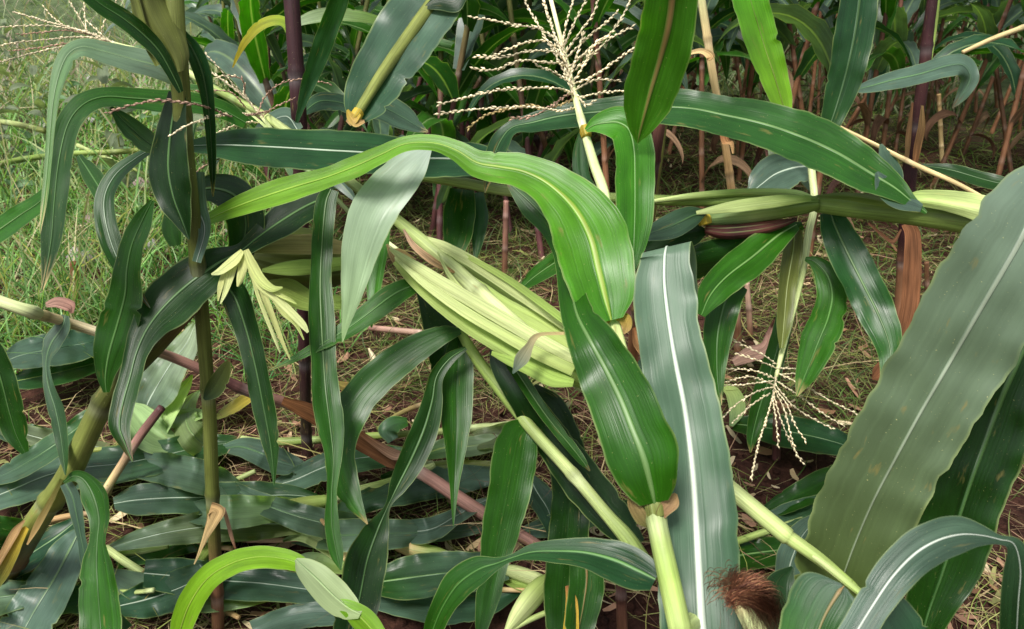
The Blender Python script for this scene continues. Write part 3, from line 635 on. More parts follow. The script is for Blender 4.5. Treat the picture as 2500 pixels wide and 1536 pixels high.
leaf(Cp, '150 1170 10;120 1230 14;90 1285 16;66 1330 4', (1.11, 1.16), 'olive', 'tan', rib=None, name='sheath')
leaf(Cp, '805 478 60;745 505 72;690 538 78;630 580 54;585 615 40;530 645 86;465 690 122;405 745 126;362 800 86;334 860 60;318 920 56;300 985 56;292 1040 54;306 1085 30;324 1128 3', (1.10, .90), 'dk', 'deep', g=(.1, .7), curl=.3, rip=.06)
leaf(Cp, '260 958 16;258 920 44;268 860 84;288 790 96;306 720 84;310 660 70;322 600 62;345 545 52;372 490 12', (1.02, .95), 'deep', 'deep', g=(-.4, .3), curl=.35, rip=.08)
leaf(Cp, '262 600 40;272 500 46;256 430 40;262 380 34;310 350 4', (1.0, .95), 'deep', 'deep', g=(.2, .3)) if False else None
leaf(Cp, '156 1178 8;180 1163 26;205 1172 40;228 1210 66;242 1265 52;238 1320 42;236 1380 76;240 1450 98;246 1530 102;250 1600 84;250 1680 5', (1.09, 1.02), 'deep', 'mid', g=(-.2, .2), curl=.25, rip=.07)
leaf(Cp, '160 1180 30;178 1215 36;190 1270 30;200 1320 22;214 1380 34;234 1430 44;258 1490 50;300 1545 56', (1.10, 1.10), 'grey', 'blue', g=(-.4, .2), curl=.25)

# ================================================================== the long fallen purple stalk
I = thing('corn_plant', 'long fallen corn stalk, cream on one end and purplish pink along the rest', 'corn stalk', base_of(1345, 1352))
tube(I, '-40 722 30;40 750 30;86 764 34;90 766 26;160 786 25;260 818 24;350 848 23;420 872 24;520 915 25;610 957 27;700 985 27;780 1025 28;880 1085 30;1020 1150 32;1150 1235 33;1260 1300 30;1345 1352 26', None,
     ('sl', 'sl', 'straw', 'cream', 'rosy', 'pink', 'plum', 'pink', 'pink', 'pink', 'rosy', 'pink', 'pink', 'pink', 'pink'), nodes=.2, ground=[.62, .60, .56, .50, .42, .34, .26, .18, .11, .05, .012])
leaf(I, '690 978 20;760 1008 44;830 1048 46;900 1090 44;955 1125 36;975 1145 6', (1.36, 1.44), 'rust', 'brown', mat='dry', rib=None, curl=-.4, rip=.25, name='dry_leaf')
leaf(I, '870 1050 10;920 1085 18;965 1110 26;985 1105 4', (1.38, 1.42), 'rust', 'rosy', mat='dry', rib=None, curl=.3, rip=.2, name='dry_leaf')
leaf(I, '160 770 20;152 800 40;125 840 46;113 885 18;118 940 26;136 1000 40;148 1060 36;156 1120 22;160 1160 3', (1.12, 1.08), 'grey', 'deep', g=(-.4, .3), curl=.3)
leaf(I, '112 745 12;140 738 26;172 748 28;176 765 6', (1.24, 1.24), (.30,.18,.14), 'pink', mat='dry', rib=None, name='dry_leaf')

# ================================================================== fallen plant lying in from the right, with the purple-streaked ear
D = thing('corn_plant', 'fallen corn plant lying across from the right edge with a green ear streaked dark purple', 'corn plant', (1.75, .95, 0))
tube(D, '1012 428 24 1.28;1130 446 26 1.27;1240 466 26 1.26;1400 478 26 1.24;1600 488 26 1.22;1800 492 28 1.19;1990 497 38 1.15;2000 498 44 1.14;2120 512 50 1.12;2260 525 60 1.09;2420 545 74 1.05;2560 566 76 1.0', None,
     ('sg', 'sp', 'sg', 'sg', 'sg', 'sg', 'sg', 'olivel', 'sg', 'sg', 'sp', 'sp', 'sg'), nodes=.3, end=[(1.05, .90, .55, .018), (1.5, .93, .2, .018), (1.75, .95, -.02, .018)])
tube(D, '1590 492 10 1.2;1700 478 18 1.19;1820 470 20 1.18;1940 474 22 1.16;1995 490 10 1.14', None, ('sp', 'sg', 'sp'), name='peduncle', nodes=0)
leaf(D, '2490 528 60;2400 508 66;2320 492 54;2250 484 40;2210 482 10', (1.0, 1.07), 'sp', 'sg', mat='stalk', rib=None, curl=-.7, rip=.01, name='sheath')
leaf(D, '1995 480 8;2070 480 20;2150 492 26;2230 510 16;2260 516 4', (1.12, 1.07), 'olive', 'olivel', rib=None, curl=-.4, name='sheath')
ed = ear(D, '1690 532 24 1.19;1740 528 50;1810 518 58;1890 508 56;1960 500 46;2000 496 30', (1.19, 1.13), ('sg', 'palegrn', 'sp', 'sg', 'sg'), ridge=.03)
leaf(ed, '1700 520 10;1790 505 28;1890 492 30;1980 484 14', (1.14, 1.1), 'sp', 'sg', mat='husk', rib=None, curl=-.4, name='husk')
tube(ed, '1722 560 20 1.17;1770 566 36 1.165;1840 560 36 1.155;1900 548 24 1.15;1945 535 8 1.15', None, ((.17,.05,.045), 'plum', (.19,.06,.05), 'plum'), name='husk', mat='husk', nodes=0, ridge=.03)
leaf(ed, '1725 516 10;1690 528 50;1640 552 62;1590 570 40;1560 585 6', (1.15, 1.10), 'dk', 'grey', g=(0, .8), rib='ribg', name='husk')
leaf(ed, '1725 565 12;1690 570 60;1630 590 70;1575 610 30', (1.18, 1.16), 'dk', 'dk', g=(0, .3), name='husk', rib=None)
leaf(ed, '1960 550 20;1890 580 70;1800 615 92;1710 640 90;1640 650 50;1600 655 6', (1.2, 1.17), 'deep', 'dk', g=(0, -.6), curl=-.4, name='husk', rib=None)
collar(ed, '1712 522 24 1.16;1718 534 34 1.16;1722 548 30 1.16', None, 'gold')
leaf(D, '2262 520 8;2225 492 30;2185 460 62;2120 420 100;2040 372 120;1950 332 124;1860 302 112;1770 282 100;1690 266 92;1610 262 84;1530 268 70;1450 275 64;1370 284 62;1300 300 46;1250 312 34;1222 345 48;1204 390 44;1190 440 20;1184 470 3', (1.04, 1.2), 'mid', 'blue', g=(0, .9), curl=.3, rip=.07, rib='rib')
leaf(D, '2250 508 20;2200 488 50;2160 455 50;2140 420 10', (1.035, 1.06), 'grey', 'grey', g=(.2, 1.2), rib=None)
leaf(D, '1230 408 30;1180 392 74;1090 388 92;1000 386 96;900 374 100;800 368 102;700 362 98;620 358 92;550 355 70;480 356 36;420 358 14;370 366 16;320 395 30;280 430 42;256 480 48;258 540 54;278 610 52;308 670 38;340 715 18;366 752 3', (1.22, .98), 'blue', 'deep', g=(0, 1.2), curl=.2, rip=.08, rib='ribw', ribw=.06)
leaf(D, '1225 420 20;1150 408 50;1080 412 40;1000 425 6', (1.24, 1.22), 'grey', 'blue', g=(0, 1.4), rib='ribw')
leaf(D, '2025 515 50;2040 555 76;2070 620 96;2105 690 98;2140 760 94;2168 830 74;2175 890 56;2160 950 30;2150 985 3', (1.16, 1.05), 'blue', 'mid', g=(-.5, .7), curl=.22, rib='rib', ribw=.055)
leaf(D, '1945 548 30;1900 575 66;1840 625 84;1775 675 84;1735 720 72;1712 770 20', (1.17, 1.06), 'mid', 'mid', g=(.3, .9), curl=.2, rib='rib')
leaf(D, '1800 690 60;1772 730 82;1755 800 80;1750 860 62;1752 930 36;1760 990 4', (1.12, 1.08), 'deep', 'mid', g=(.3, .2))
leaf(D, '1940 560 40;1935 620 48;1922 700 44;1914 790 36;1908 850 10', (1.2, 1.16), 'olive', 'olivel', g=(.3, .1), rib='riby')
leaf(D, '1930 680 30;1915 780 44;1895 860 52;1872 940 56;1850 1010 44;1836 1070 28;1832 1105 3', (1.33, 1.29), 'mid', 'mid', g=(.3, .2))

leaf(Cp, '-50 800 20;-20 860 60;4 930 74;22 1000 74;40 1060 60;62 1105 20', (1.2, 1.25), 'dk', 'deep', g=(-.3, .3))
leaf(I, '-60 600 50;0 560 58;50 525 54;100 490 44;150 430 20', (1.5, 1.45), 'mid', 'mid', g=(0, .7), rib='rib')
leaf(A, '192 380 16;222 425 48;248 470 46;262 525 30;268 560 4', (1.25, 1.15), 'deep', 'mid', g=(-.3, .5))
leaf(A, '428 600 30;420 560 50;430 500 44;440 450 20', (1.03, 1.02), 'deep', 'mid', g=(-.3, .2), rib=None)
leaf(D, '1128 462 60;1122 520 78;1115 580 68;1102 640 34;1095 670 4', (1.29, 1.22), 'deep', 'mid', g=(.3, .3), rib=None)
leaf(D, '1168 470 26;1172 530 40;1166 590 28;1160 640 4', (1.30, 1.26), 'blue', 'deep', g=(-.5, .3), rib=None)
leaf(D, '1410 610 50;1350 645 50;1300 680 36;1262 715 6', (1.30, 1.24), 'mid', 'mid', g=(0, .6), rib='rib')
# ================================================================== the near upright plant right of centre
E = thing('corn_plant', 'near upright corn plant with cream tassel, bright green blade and blue-grey blade', 'corn plant', (.44, .72, 0))
tube(E, '1335 -40 10 1.12;1375 120 12 1.08;1405 240 16 1.05;1428 325 20 1.02;1450 400 24 1.0;1478 490 26 .97;1488 640 30 .92;1497 775 32 .88;1520 880 38 .845;1548 1010 42 .81;1580 1150 46 .775;1600 1260 50 .75;1630 1400 54 .725;1662 1545 58 .70', None,
     ('cream', 'sl', 'sl', 'sl', 'sp', 'sp', 'sp', 'sg', 'sp', 'sl', 'sl', 'sp', 'sl', 'sl'), nodes=.27, end=[(.27, .72, .3, .0115), (.42, .72, .0, .013), (.44, .72, -.05, .013)])
tassel(E, '1412 275 5 1.04;1400 225 5 1.05;1378 150 5 1.07;1345 60 5 1.09;1318 -30 4 1.11',
  ['1402 230 3 1.05;1370 160 3 1.04;1325 80 3 1.05;1285 10 3 1.06;1275 -40 3 1.06',
   '1395 210 3 1.05;1372 118 3 1.03;1320 72 3 1.02;1260 62 3 1.0;1195 48 3 1.0;1150 42 3 1.0',
   '1378 150 3 1.07;1340 102 3 1.05;1280 105 3 1.04;1220 130 3 1.04;1190 140 3 1.04',
   '1390 180 3 1.06;1360 130 3 1.03;1290 125 3 1.01;1230 140 3 1.0;1165 138 3 1.0',
   '1395 200 3 1.06;1380 160 3 1.04;1330 152 3 1.02;1270 148 3 1.01;1210 170 3 1.0;1150 168 3 1.0',
   '1405 235 3 1.05;1370 217 3 1.02;1310 215 3 1.0;1220 220 3 .98;1130 240 3 .97;1070 256 3 .97',
   '1410 262 3 1.05;1370 270 3 1.02;1300 262 3 1.0;1220 263 3 .98;1130 270 3 .98;1075 278 3 .98',
   ('1405 240 3 1.05;1340 265 3 1.02;1290 258 3 1.01;1190 280 3 1.0;1145 312 3 1.0', 'straw'),
   ('1395 225 3 1.05;1310 280 3 1.0;1250 290 3 1.0', 'rosy'),
   '1372 118 3 1.07;1385 50 3 1.06;1410 -30 3 1.06', '1375 120 3 1.07;1400 60 3 1.05;1430 0 3 1.05;1440 -30 3 1.05',
   '1378 135 3 1.07;1415 80 3 1.05;1450 30 3 1.04;1465 -20 3 1.04', '1380 145 3 1.07;1430 95 3 1.05;1480 55 3 1.04;1505 30 3 1.04',
   '1388 165 3 1.06;1440 120 3 1.04;1500 70 3 1.03;1540 0 3 1.03', '1392 180 3 1.06;1440 140 3 1.04;1490 95 3 1.03;1545 65 3 1.03',
   '1400 205 3 1.05;1450 185 3 1.04;1500 150 3 1.03;1545 120 3 1.03', '1404 220 3 1.05;1450 196 3 1.05;1510 197 3 1.05',
   '1408 240 3 1.05;1460 228 3 1.05;1515 222 3 1.05', '1400 200 3 1.05;1425 160 3 1.04;1455 105 3 1.03;1490 90 3 1.03',
   '1390 190 3 1.05;1410 130 3 1.05;1425 80 3 1.05', '1405 230 3 1.05;1430 255 3 1.04;1448 248 3 1.04', '1398 205 3 1.05;1350 175 3 1.03;1310 160 3 1.02'], 'cream', .0076, .0040, .0010)
leaf(E, '1492 782 60 .858;1480 735 138 .862;1462 660 172 .875;1440 575 180 .895;1400 505 150 .91;1340 450 108;1280 420 86;1220 408 76;1165 398 66;1115 368 50;1060 350 40;990 352 38;930 378 44;870 405 52;800 432 50;720 456 60;640 482 58;560 512 44;500 540 24;452 557 2', (.885, 1.02), 'bright', 'lime', g=(0, .55), curl=.2, rip=.05, rib='riby', ribw=.07)
collar(E, '1494 762 34 .882;1497 776 44 .88;1501 792 38 .876', None, 'gold')
leaf(E, '1512 760 6;1525 778 30;1530 800 22;1522 815 6', (.865, .865), 'gold', 'tan', mat='husk', rib=None, rip=.3, name='collar')
leaf(E, '1470 770 14;1465 785 30;1480 800 20', (.87, .87), 'gold', 'tan', mat='husk', rib=None, rip=.3, name='collar')
leaf(E, '1598 1228 70 .742;1590 1190 128 .738;1572 1120 184 .735;1545 1050 182 .742;1515 975 170 .755;1478 900 144 .775;1440 830 116 .79;1408 765 80 .83;1392 690 62 .90;1378 620 56 .95;1350 555 62 .98;1300 500 62 1.0;1252 455 26;1236 438 3 1.02', None, 'mid', 'deep', g=(-.3, .35), curl=.3, rip=.06, rib='rib', ribw=.08)
collar(E, '1592 1205 44 .757;1598 1232 58 .752;1603 1262 54 .749', None, 'olivel')
leaf(E, '1555 1195 8;1545 1225 30;1565 1265 34;1585 1285 12', (.748, .745), 'tan', 'olive', mat='husk', rib=None, rip=.3, name='collar')
leaf(E, '1650 1205 8;1640 1225 40;1615 1255 30;1608 1280 10', (.742, .742), 'tan', 'brown', mat='husk', rib=None, rip=.3, name='collar')
leaf(E, '1735 1760 190;1722 1620 205;1712 1500 206;1705 1380 204;1698 1250 196;1688 1120 186;1672 1000 176;1652 900 164;1638 820 160;1628 750 162;1622 690 150;1622 640 128;1624 616 126 .862 -12;1630 604 124 .875 -13;1646 640 112 .90 -10;1656 720 100 .93 0;1668 800 70 .95 0', (.70, .95), (.028,.085,.038), (.12,.185,.125), g=(-.25, .75), curl=.18, rip=.05, mat='under', rib='ribx', ribw=.085)  # greyer towards the top: sheen put into the blade colour
leaf(E, '1560 880 10;1590 905 60;1600 935 60;1585 965 20', (.92, .90), 'grey', 'grey', g=(.2, 1.2), rib=None)
leaf(E, '1600 1415 60;1560 1395 96;1500 1368 98;1430 1350 76;1360 1346 58;1300 1348 40;1250 1362 18;1215 1375 30;1170 1390 68;1120 1425 76;1085 1475 62;1060 1530 52;1040 1600 20', (.745, .86), 'blue', 'mid', g=(.1, .8), curl=.3, rip=.05, rib='ribg')
leaf(E, '1430 318 10;1450 306 36;1480 300 66;1510 300 86;1536 318 94;1548 365 97;1550 430 98;1550 510 92;1548 580 72;1546 640 30;1544 675 3', (1.0, .90), 'bright', 'mid', g=(.3, .4), curl=.2, rip=.06, rib='rib', ribw=.05)
collar(E, '1426 308 20 1.018;1429 322 28 1.016;1432 334 24 1.013', None, 'gold')
leaf(E, '1418 320 8;1415 370 34;1420 430 42;1440 480 46;1450 520 3', (1.05, 1.04), 'deep', 'blue', rib=None)
es = ear(E, '1870 1600 60 .63;1850 1545 52 .63;1822 1500 42 .632;1800 1470 26 .635;1794 1462 12 .636', None, ('sp', 'sl', 'sl', 'straw'), ridge=.05)
silk(es, P(1799, 1464, .638), 3600)

# ================================================================== brown stalk behind it and the broad blade hanging from the top
Fp = thing('corn_plant', 'brown dry corn stalk with one broad hanging leaf with a tan midrib', 'corn plant', base_of(1530, 1010))
bx = base_of(1530, 1010)
tube(Fp, '1668 -60 26 1.33;1640 120 26 1.36;1610 310 28 1.42;1592 430 28 1.5;1575 560 28 1.56;1562 700 28 1.65;1550 800 28 1.73;1540 920 28 1.85;1530 1010 28 1.94', None, ('brown', 'brown', 'plum', 'plum', 'purple', 'brown', 'rust', 'brown'), nodes=.18)
leaf(Fp, '1640 -120 120;1642 -30 128;1632 60 140;1612 140 140;1590 215 130;1575 270 104;1562 320 54;1556 350 3', (.80, .95), (.034,.13,.008), (.05,.17,.008), g=(.35, .3), curl=.15, rip=.07, rib='ribb', ribw=.13)
leaf(Fp, '1548 800 10;1560 830 34;1580 860 40;1575 890 16', (1.7, 1.72), 'rust', 'tan', mat='dry', rib=None, name='dry_leaf')

# ================================================================== plant with the diagonal green stalk and drooping dark blades
Gp = thing('corn_plant', 'bent corn plant with a slim pale green stalk and dark drooping blades below the ears', 'corn plant', (.33, .98, 0))
tube(Gp, '1118 800 22 1.12;1160 870 28 1.1;1220 950 30 1.08;1300 1050 30 1.05;1400 1160 31 1.02;1480 1255 32 .99;1530 1312 40 .97;1570 1370 42 .95', None, ('sg', 'sg', 'sp', 'sg', 'sp', 'sl', 'sg'), nodes=.3, end=[(.22, .78, .25, .014), (.30, .86, -.03, .014)])
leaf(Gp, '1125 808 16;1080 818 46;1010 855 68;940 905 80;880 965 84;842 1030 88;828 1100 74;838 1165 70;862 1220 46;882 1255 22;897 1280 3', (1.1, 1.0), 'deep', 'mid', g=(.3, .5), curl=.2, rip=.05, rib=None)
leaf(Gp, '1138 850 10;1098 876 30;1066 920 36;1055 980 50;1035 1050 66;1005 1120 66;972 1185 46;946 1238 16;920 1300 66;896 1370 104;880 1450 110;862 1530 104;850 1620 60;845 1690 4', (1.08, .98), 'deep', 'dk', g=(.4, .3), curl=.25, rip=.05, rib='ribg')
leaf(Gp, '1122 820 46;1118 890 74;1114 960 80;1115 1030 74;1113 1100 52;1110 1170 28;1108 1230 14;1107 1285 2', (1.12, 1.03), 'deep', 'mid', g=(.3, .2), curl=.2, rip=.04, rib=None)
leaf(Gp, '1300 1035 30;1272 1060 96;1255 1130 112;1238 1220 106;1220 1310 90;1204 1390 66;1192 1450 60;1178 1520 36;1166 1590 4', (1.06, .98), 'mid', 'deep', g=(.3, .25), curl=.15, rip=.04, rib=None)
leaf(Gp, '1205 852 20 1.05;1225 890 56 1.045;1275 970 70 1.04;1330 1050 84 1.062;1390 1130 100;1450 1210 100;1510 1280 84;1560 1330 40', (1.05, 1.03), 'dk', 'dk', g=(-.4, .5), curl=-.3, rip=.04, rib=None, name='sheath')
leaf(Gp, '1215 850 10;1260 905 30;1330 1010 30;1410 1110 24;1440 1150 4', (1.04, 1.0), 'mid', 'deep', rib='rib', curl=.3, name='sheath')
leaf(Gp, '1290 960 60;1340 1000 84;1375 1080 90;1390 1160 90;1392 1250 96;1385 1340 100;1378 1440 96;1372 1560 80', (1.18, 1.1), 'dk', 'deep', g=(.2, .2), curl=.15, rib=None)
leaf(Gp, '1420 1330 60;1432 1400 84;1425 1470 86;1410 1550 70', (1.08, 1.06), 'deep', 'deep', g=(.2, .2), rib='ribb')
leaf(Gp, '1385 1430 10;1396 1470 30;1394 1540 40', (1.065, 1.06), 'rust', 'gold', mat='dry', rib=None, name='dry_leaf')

# ================================================================== upright purple stalk
J = thing('corn_plant', 'upright dark purple corn stalk with a yellowing arched leaf, standing left of centre', 'corn plant', base_of(748, 1135))
tube(J, '708 -60 40 1.32;716 60 38 1.335;728 250 38 1.37;734 420 36 1.42;737 600 34 1.475;741 780 29 1.55;745 930 27 1.62;748 1060 26 1.69;751 1105 28 1.71;753 1135 34 1.725', None, ('purple', 'purple', 'purple', 'plum', 'purple', 'purple', 'purple', 'drk', 'purple'), nodes=.19, ridge=.0)
leaf(J, '720 120 14;700 60 24;668 50 26;630 66 26;600 100 20;582 132 12;568 165 3', (1.36, 1.6), 'lime', 'gold', g=(0, 1), curl=.2, rib=None)
leaf(J, '715 60 14;760 42 30;820 34 34;880 40 28;930 52 20;968 62 3', (1.40, 1.7), 'pale', 'lime', g=(0, 1.2), curl=.2, rib=None)
leaf(J, '724 300 8;742 240 26;765 170 44;795 90 50;825 10 48;845 -60 30', (1.33, 1.2), 'blue', 'deep', g=(.4, .5), curl=.2, rib=None)
leaf(J, '728 320 30;700 285 44;655 300 40;620 320 6', (1.36, 1.4), 'grey', 'grey', g=(0, 1.2), rib='ribw')
leaf(J, '735 280 10;775 250 44;815 248 44;860 258 40;930 262 64;985 288 60;1020 310 30;1045 322 3', (1.42, 1.55), 'blue', 'grey', g=(0, 1.1), curl=.25, rib='ribg')

# ================================================================== bent-over tip at the top centre
K = thing('corn_plant', 'snapped corn top hanging from the top edge, broad grey-green blade with a thick olive midrib', 'corn plant', base_of(1534, 985))
leaf(K, '868 294 40;882 262 96;905 215 124;938 160 146;975 105 160;1015 50 156;1055 0 148;1100 -60 130', (1.05, 1.18), 'blue', 'grey', g=(.3, .9), curl=.2, rip=.09, rib=None)
tube(K, '866 288 18 1.04;882 262 24 1.05;930 185 28 1.08;990 100 32 1.12;1060 5 36 1.16;1110 -60 40 1.2', None, ('olivel', 'olive', 'sg', 'olivel', 'brown', 'brown'), nodes=.3, end=[(.17, 1.36, 1.13, .013), (*P(1652, -70, 1.44), .011), (*P(1614, 310, 1.50), .011), (*P(1560, 740, 1.77), .012), (*P(1534, 985, 1.97), .013)])
collar(K, '860 294 12 1.036;868 284 26 1.036;876 272 26 1.04', None, 'gold')
leaf(K, '848 268 6;856 285 20;870 300 22;890 296 8', (1.03, 1.03), 'gold', 'tan', mat='husk', rib=None, rip=.5, name='collar')
leaf(K, '880 280 5;862 290 26;850 302 16', (1.03, 1.03), 'gold', 'tan', mat='husk', rib=None, rip=.4, name='collar')
leaf(K, '1040 18 10;1070 5 40;1110 8 46;1130 -20 30', (1.14, 1.14), 'dk', 'dk', rib=None)

# ================================================================== drooping plant with yellow-green blade and hanging tassel, right of centre
Q = thing('corn_plant', 'thin corn plant bent over with a yellow-green upper blade and its tassel hanging head down', 'corn plant', base_of(2196, 840))
tube(Q, '1910 262 16 1.32;1940 305 18 1.3;1972 345 18 1.28;1982 420 18 1.27;1988 500 18 1.25;1974 570 18 1.24;1962 650 17 1.22;1938 750 15 1.2;1914 840 14 1.18;1895 920 10 1.17', None, ('straw', 'sl', 'sl', 'sl', 'sp', 'sl', 'sl'), nodes=.22)
tube(Q, '1910 262 14 1.32;1880 180 16 1.4;1868 80 18 1.48;1868 -40 20 1.55', None, ('straw', 'sg', 'sg'), nodes=.2, end=[(.62, 1.62, 1.12, .008), (*P(2282, -80, 1.95), .010), (*P(2243, 290, 2.08), .011), (*P(2207, 600, 2.22), .011), (*P(2196, 840, 2.30), .013)])
leaf(Q, '1918 276 34;1905 235 58;1888 180 74;1868 120 84;1850 60 86;1832 0 92;1815 -70 90', (1.28, 1.22), 'lime', 'bright', g=(.3, .3), curl=.25, rip=.1, rib='riby', ribw=.05)
leaf(Q, '1966 632 10;1990 640 32;2020 672 64;2032 720 74;2022 775 84;2000 830 86;1978 885 66;1960 930 40;1945 968 4', (1.2, 1.08), 'mid', 'mid', g=(-.4, .4), curl=.22, rip=.05, rib='ribg')
tassel(Q, '1897 905 5 1.17;1888 960 5 1.165;1872 1020 5 1.16;1850 1090 5 1.16;1835 1165 4 1.16',
  ['1897 890 3 1.17;1860 865 3 1.16;1820 845 3 1.16;1790 830 3 1.16', '1897 900 3 1.17;1850 880 3 1.15;1800 865 3 1.15', '1893 925 3 1.17;1840 905 3 1.15;1760 900 3 1.14',
   '1890 940 3 1.16;1830 920 3 1.14;1765 935 3 1.13', '1890 945 3 1.16;1850 955 3 1.13;1800 985 3 1.12;1770 1015 3 1.12', '1888 930 3 1.16;1850 935 3 1.14;1800 940 3 1.13;1755 940 3 1.13',
   '1895 900 3 1.17;1940 900 3 1.16;1975 905 3 1.15;2005 912 3 1.15', '1897 910 3 1.17;1960 940 3 1.14;2030 980 3 1.12;2080 1005 3 1.11;2130 1030 3 1.11',
   '1895 930 3 1.17;1950 965 3 1.13;2010 1010 3 1.11;2060 1040 3 1.11', '1890 935 3 1.17;1930 985 3 1.13;1980 1020 3 1.11;2035 1048 3 1.11', '1888 945 3 1.16;1920 985 3 1.13;1940 1035 3 1.12;1965 1075 3 1.12',
   '1890 950 3 1.16;1915 1000 3 1.14;1930 1060 3 1.13;1945 1110 3 1.13', '1888 960 3 1.16;1905 1020 3 1.15;1930 1080 3 1.15;1962 1135 3 1.15',
   '1885 965 3 1.16;1895 1030 3 1.15;1900 1090 3 1.15', '1895 915 3 1.17;1950 910 3 1.17;1990 895 3 1.17', '1880 960 3 1.16;1840 985 3 1.15;1790 1030 3 1.14'], 'cream', .0070, .0048, .0009)
leaf(Q, '1990 405 60;1940 410 80;1895 425 96;1860 450 80;1830 475 30', (1.34, 1.36), 'grey', 'grey', g=(0, 1.3), rib='ribw')
leaf(Q, '1985 470 10;1950 400 60;1905 375 76;1880 355 20', (1.36, 1.45), 'grey', 'pale', g=(0, 1.3), rib='ribw')

# ================================================================== near plant at the right edge
X = thing('corn_plant', 'nearest corn plant, at the right edge, with the widest slanting grey blade', 'corn plant', (.62, .25, 0))
leaf(X, '2600 560 40 .86;2585 490 120 .80;2540 500 220 .755;2475 615 262 .75;2390 760 272;2315 890 270;2245 1010 262;2185 1120 254;2130 1225 250;2085 1330 250;2050 1430 236;2025 1520 200', (.86, .87), (.13,.185,.145), (.050,.080,.008), g=(.5, .9), curl=.1, rip=.05, rib=(.26,.31,.22), ribw=.045, mat='worn')  # grey top is painted sky sheen; stains and ragged edge are wear
leaf(X, '2560 700 120;2500 850 150;2450 960 190;2405 1080 206;2365 1190 204;2330 1300 190;2300 1400 170;2265 1500 120;2245 1580 60', (.88, .93), 'dk', 'deep', g=(.3, .3), curl=.2, rip=.06, rib='ribg', ribw=.07)
leaf(X, '2080 1560 90;2130 1480 92;2180 1408 106;2235 1352 110;2290 1320 104;2345 1306 88;2395 1308 52;2440 1318 24;2475 1330 40;2490 1390 84;2485 1470 90;2480 1560 80', (.53, .56), 'grey', 'dk', g=(0, .9), curl=.15, rip=.06, rib='ribx', ribw=.05)
leaf(X, '2060 1432 30;2045 1450 190;2010 1510 210;1980 1590 180', (.56, .54), 'grey', 'mid', g=(0, .7), curl=-.15, rib='ribb', ribw=.05)
leaf(X, '2150 1455 20;2175 1490 90;2220 1560 110', (.565, .565), 'grey', 'blue', g=(.4, .5), rib=None)
leaf(X, '1905 1560 90;1900 1480 100;1910 1420 70;1935 1385 10', (.74, .78), 'dk', 'dk', g=(.2, .2), rib=None)
tube(X, '2018 1535 46 .868;2000 1620 46 .885', None, ('sg', 'sg'), nodes=.2, end=[(.345, .62, .2, .013), (.37, .60, -.03, .014)])
tube(X, '2082 1562 40 .535;2076 1660 40 .545', None, ('sp', 'sg'), nodes=.2, end=[(.25, .38, .25, .012), (.30, .45, -.03, .014)])

# ================================================================== yellow-green arching leaf at the bottom
Lp = thing('corn_plant', 'young corn plant with one yellow-green blade arching over at the bottom edge', 'corn plant', (-.42, .75, 0))
leaf(Lp, '424 1620 40;440 1540 54;466 1470 60;510 1410 60;570 1374 58;630 1360 56;690 1364 52;735 1378 40;752 1392 10', (.98, .885), 'lime', 'lime', g=(0, 1.0), curl=.3, rip=.04, rib='riby', ribw=.05)
leaf(Lp, '722 1366 10;742 1384 50;775 1415 76;815 1455 82;850 1484 66;880 1500 24', (.882, .87), (.30,.38,.20), (.26,.34,.15), g=(.2, .9), curl=.15, rip=.05, rib='rib', ribw=.05, mat='under')
leaf(Lp, '806 1466 6;845 1482 40;885 1512 62;918 1550 54;945 1595 30;960 1640 3', (.875, .86), 'lime', 'lime', g=(0, .9), curl=.3, rip=.04, rib='riby', ribw=.05)
tube(Lp, '420 1600 40 .985;405 1750 40 1.0', None, ('sg', 'sg'), nodes=.2, end=[(-.44, .62, .0, .012), (-.44, .62, -.04, .012)])

# ================================================================== dark purple plant standing at the right with a split dry sheath
AA = thing('corn_plant', 'upright dark purple corn stalk with split tan sheaths and a folded grey-green leaf, upper right', 'corn plant', base_of(2195, 860))
tube(AA, '2285 -60 24 1.86;2268 60 26 1.9;2255 180 28 1.95;2240 290 28 2.0;2226 380 32 2.04;2216 450 36 2.07;2208 560 28 2.12;2203 660 28 2.17;2198 760 28 2.22;2195 860 30 2.25', None, ('purple', 'purple', 'plum', 'purple', 'purple', 'purple', 'purple', 'brown', 'brown', 'brown'), nodes=.19)
leaf(AA, '2252 258 6;2250 310 18;2240 360 18;2232 410 10', (1.94, 1.98), 'tan', 'rust', mat='dry', rib=None, name='dry_leaf')
leaf(AA, '2228 250 5;2218 330 14;2214 385 10', (1.96, 1.99), 'brown', 'tan', mat='dry', rib=None, name='dry_leaf')
leaf(AA, '2215 545 30;2228 575 40;2228 650 46;2222 740 44;2205 820 46;2180 870 30;2150 910 44;2130 925 8', (1.3, 1.3), (.16,.07,.032), (.20,.085,.04), mat='dry', rib=None, curl=.3, name='dry_leaf')
leaf(AA, '2200 560 4;2180 590 10;2150 570 8;2120 545 4', (1.32, 1.3), 'brown', 'brown', mat='dry', rib=None, name='dry_leaf')
leaf(AA, '2245 240 20;2300 168 40;2360 160 44;2340 215 40;2320 260 20;2312 280 3', (1.98, 1.9), 'grey', 'blue', g=(.5, .8), rib=None) if False else None
leaf(AA, '2080 222 8;2120 212 30;2180 196 44;2250 180 48;2310 162 52;2350 160 54;2368 190 46;2350 230 30;2325 265 4', (1.75, 1.9), 'grey', 'grey', g=(0, 1.0), rib='ribg')
leaf(AA, '2104 -80 80;2098 0 92;2085 90 96;2065 180 88;2042 260 68;2022 320 44;2008 375 3', (1.25, 1.3), 'blue', 'deep', g=(.3, .5), curl=.2, rip=.07, rib='ribg')

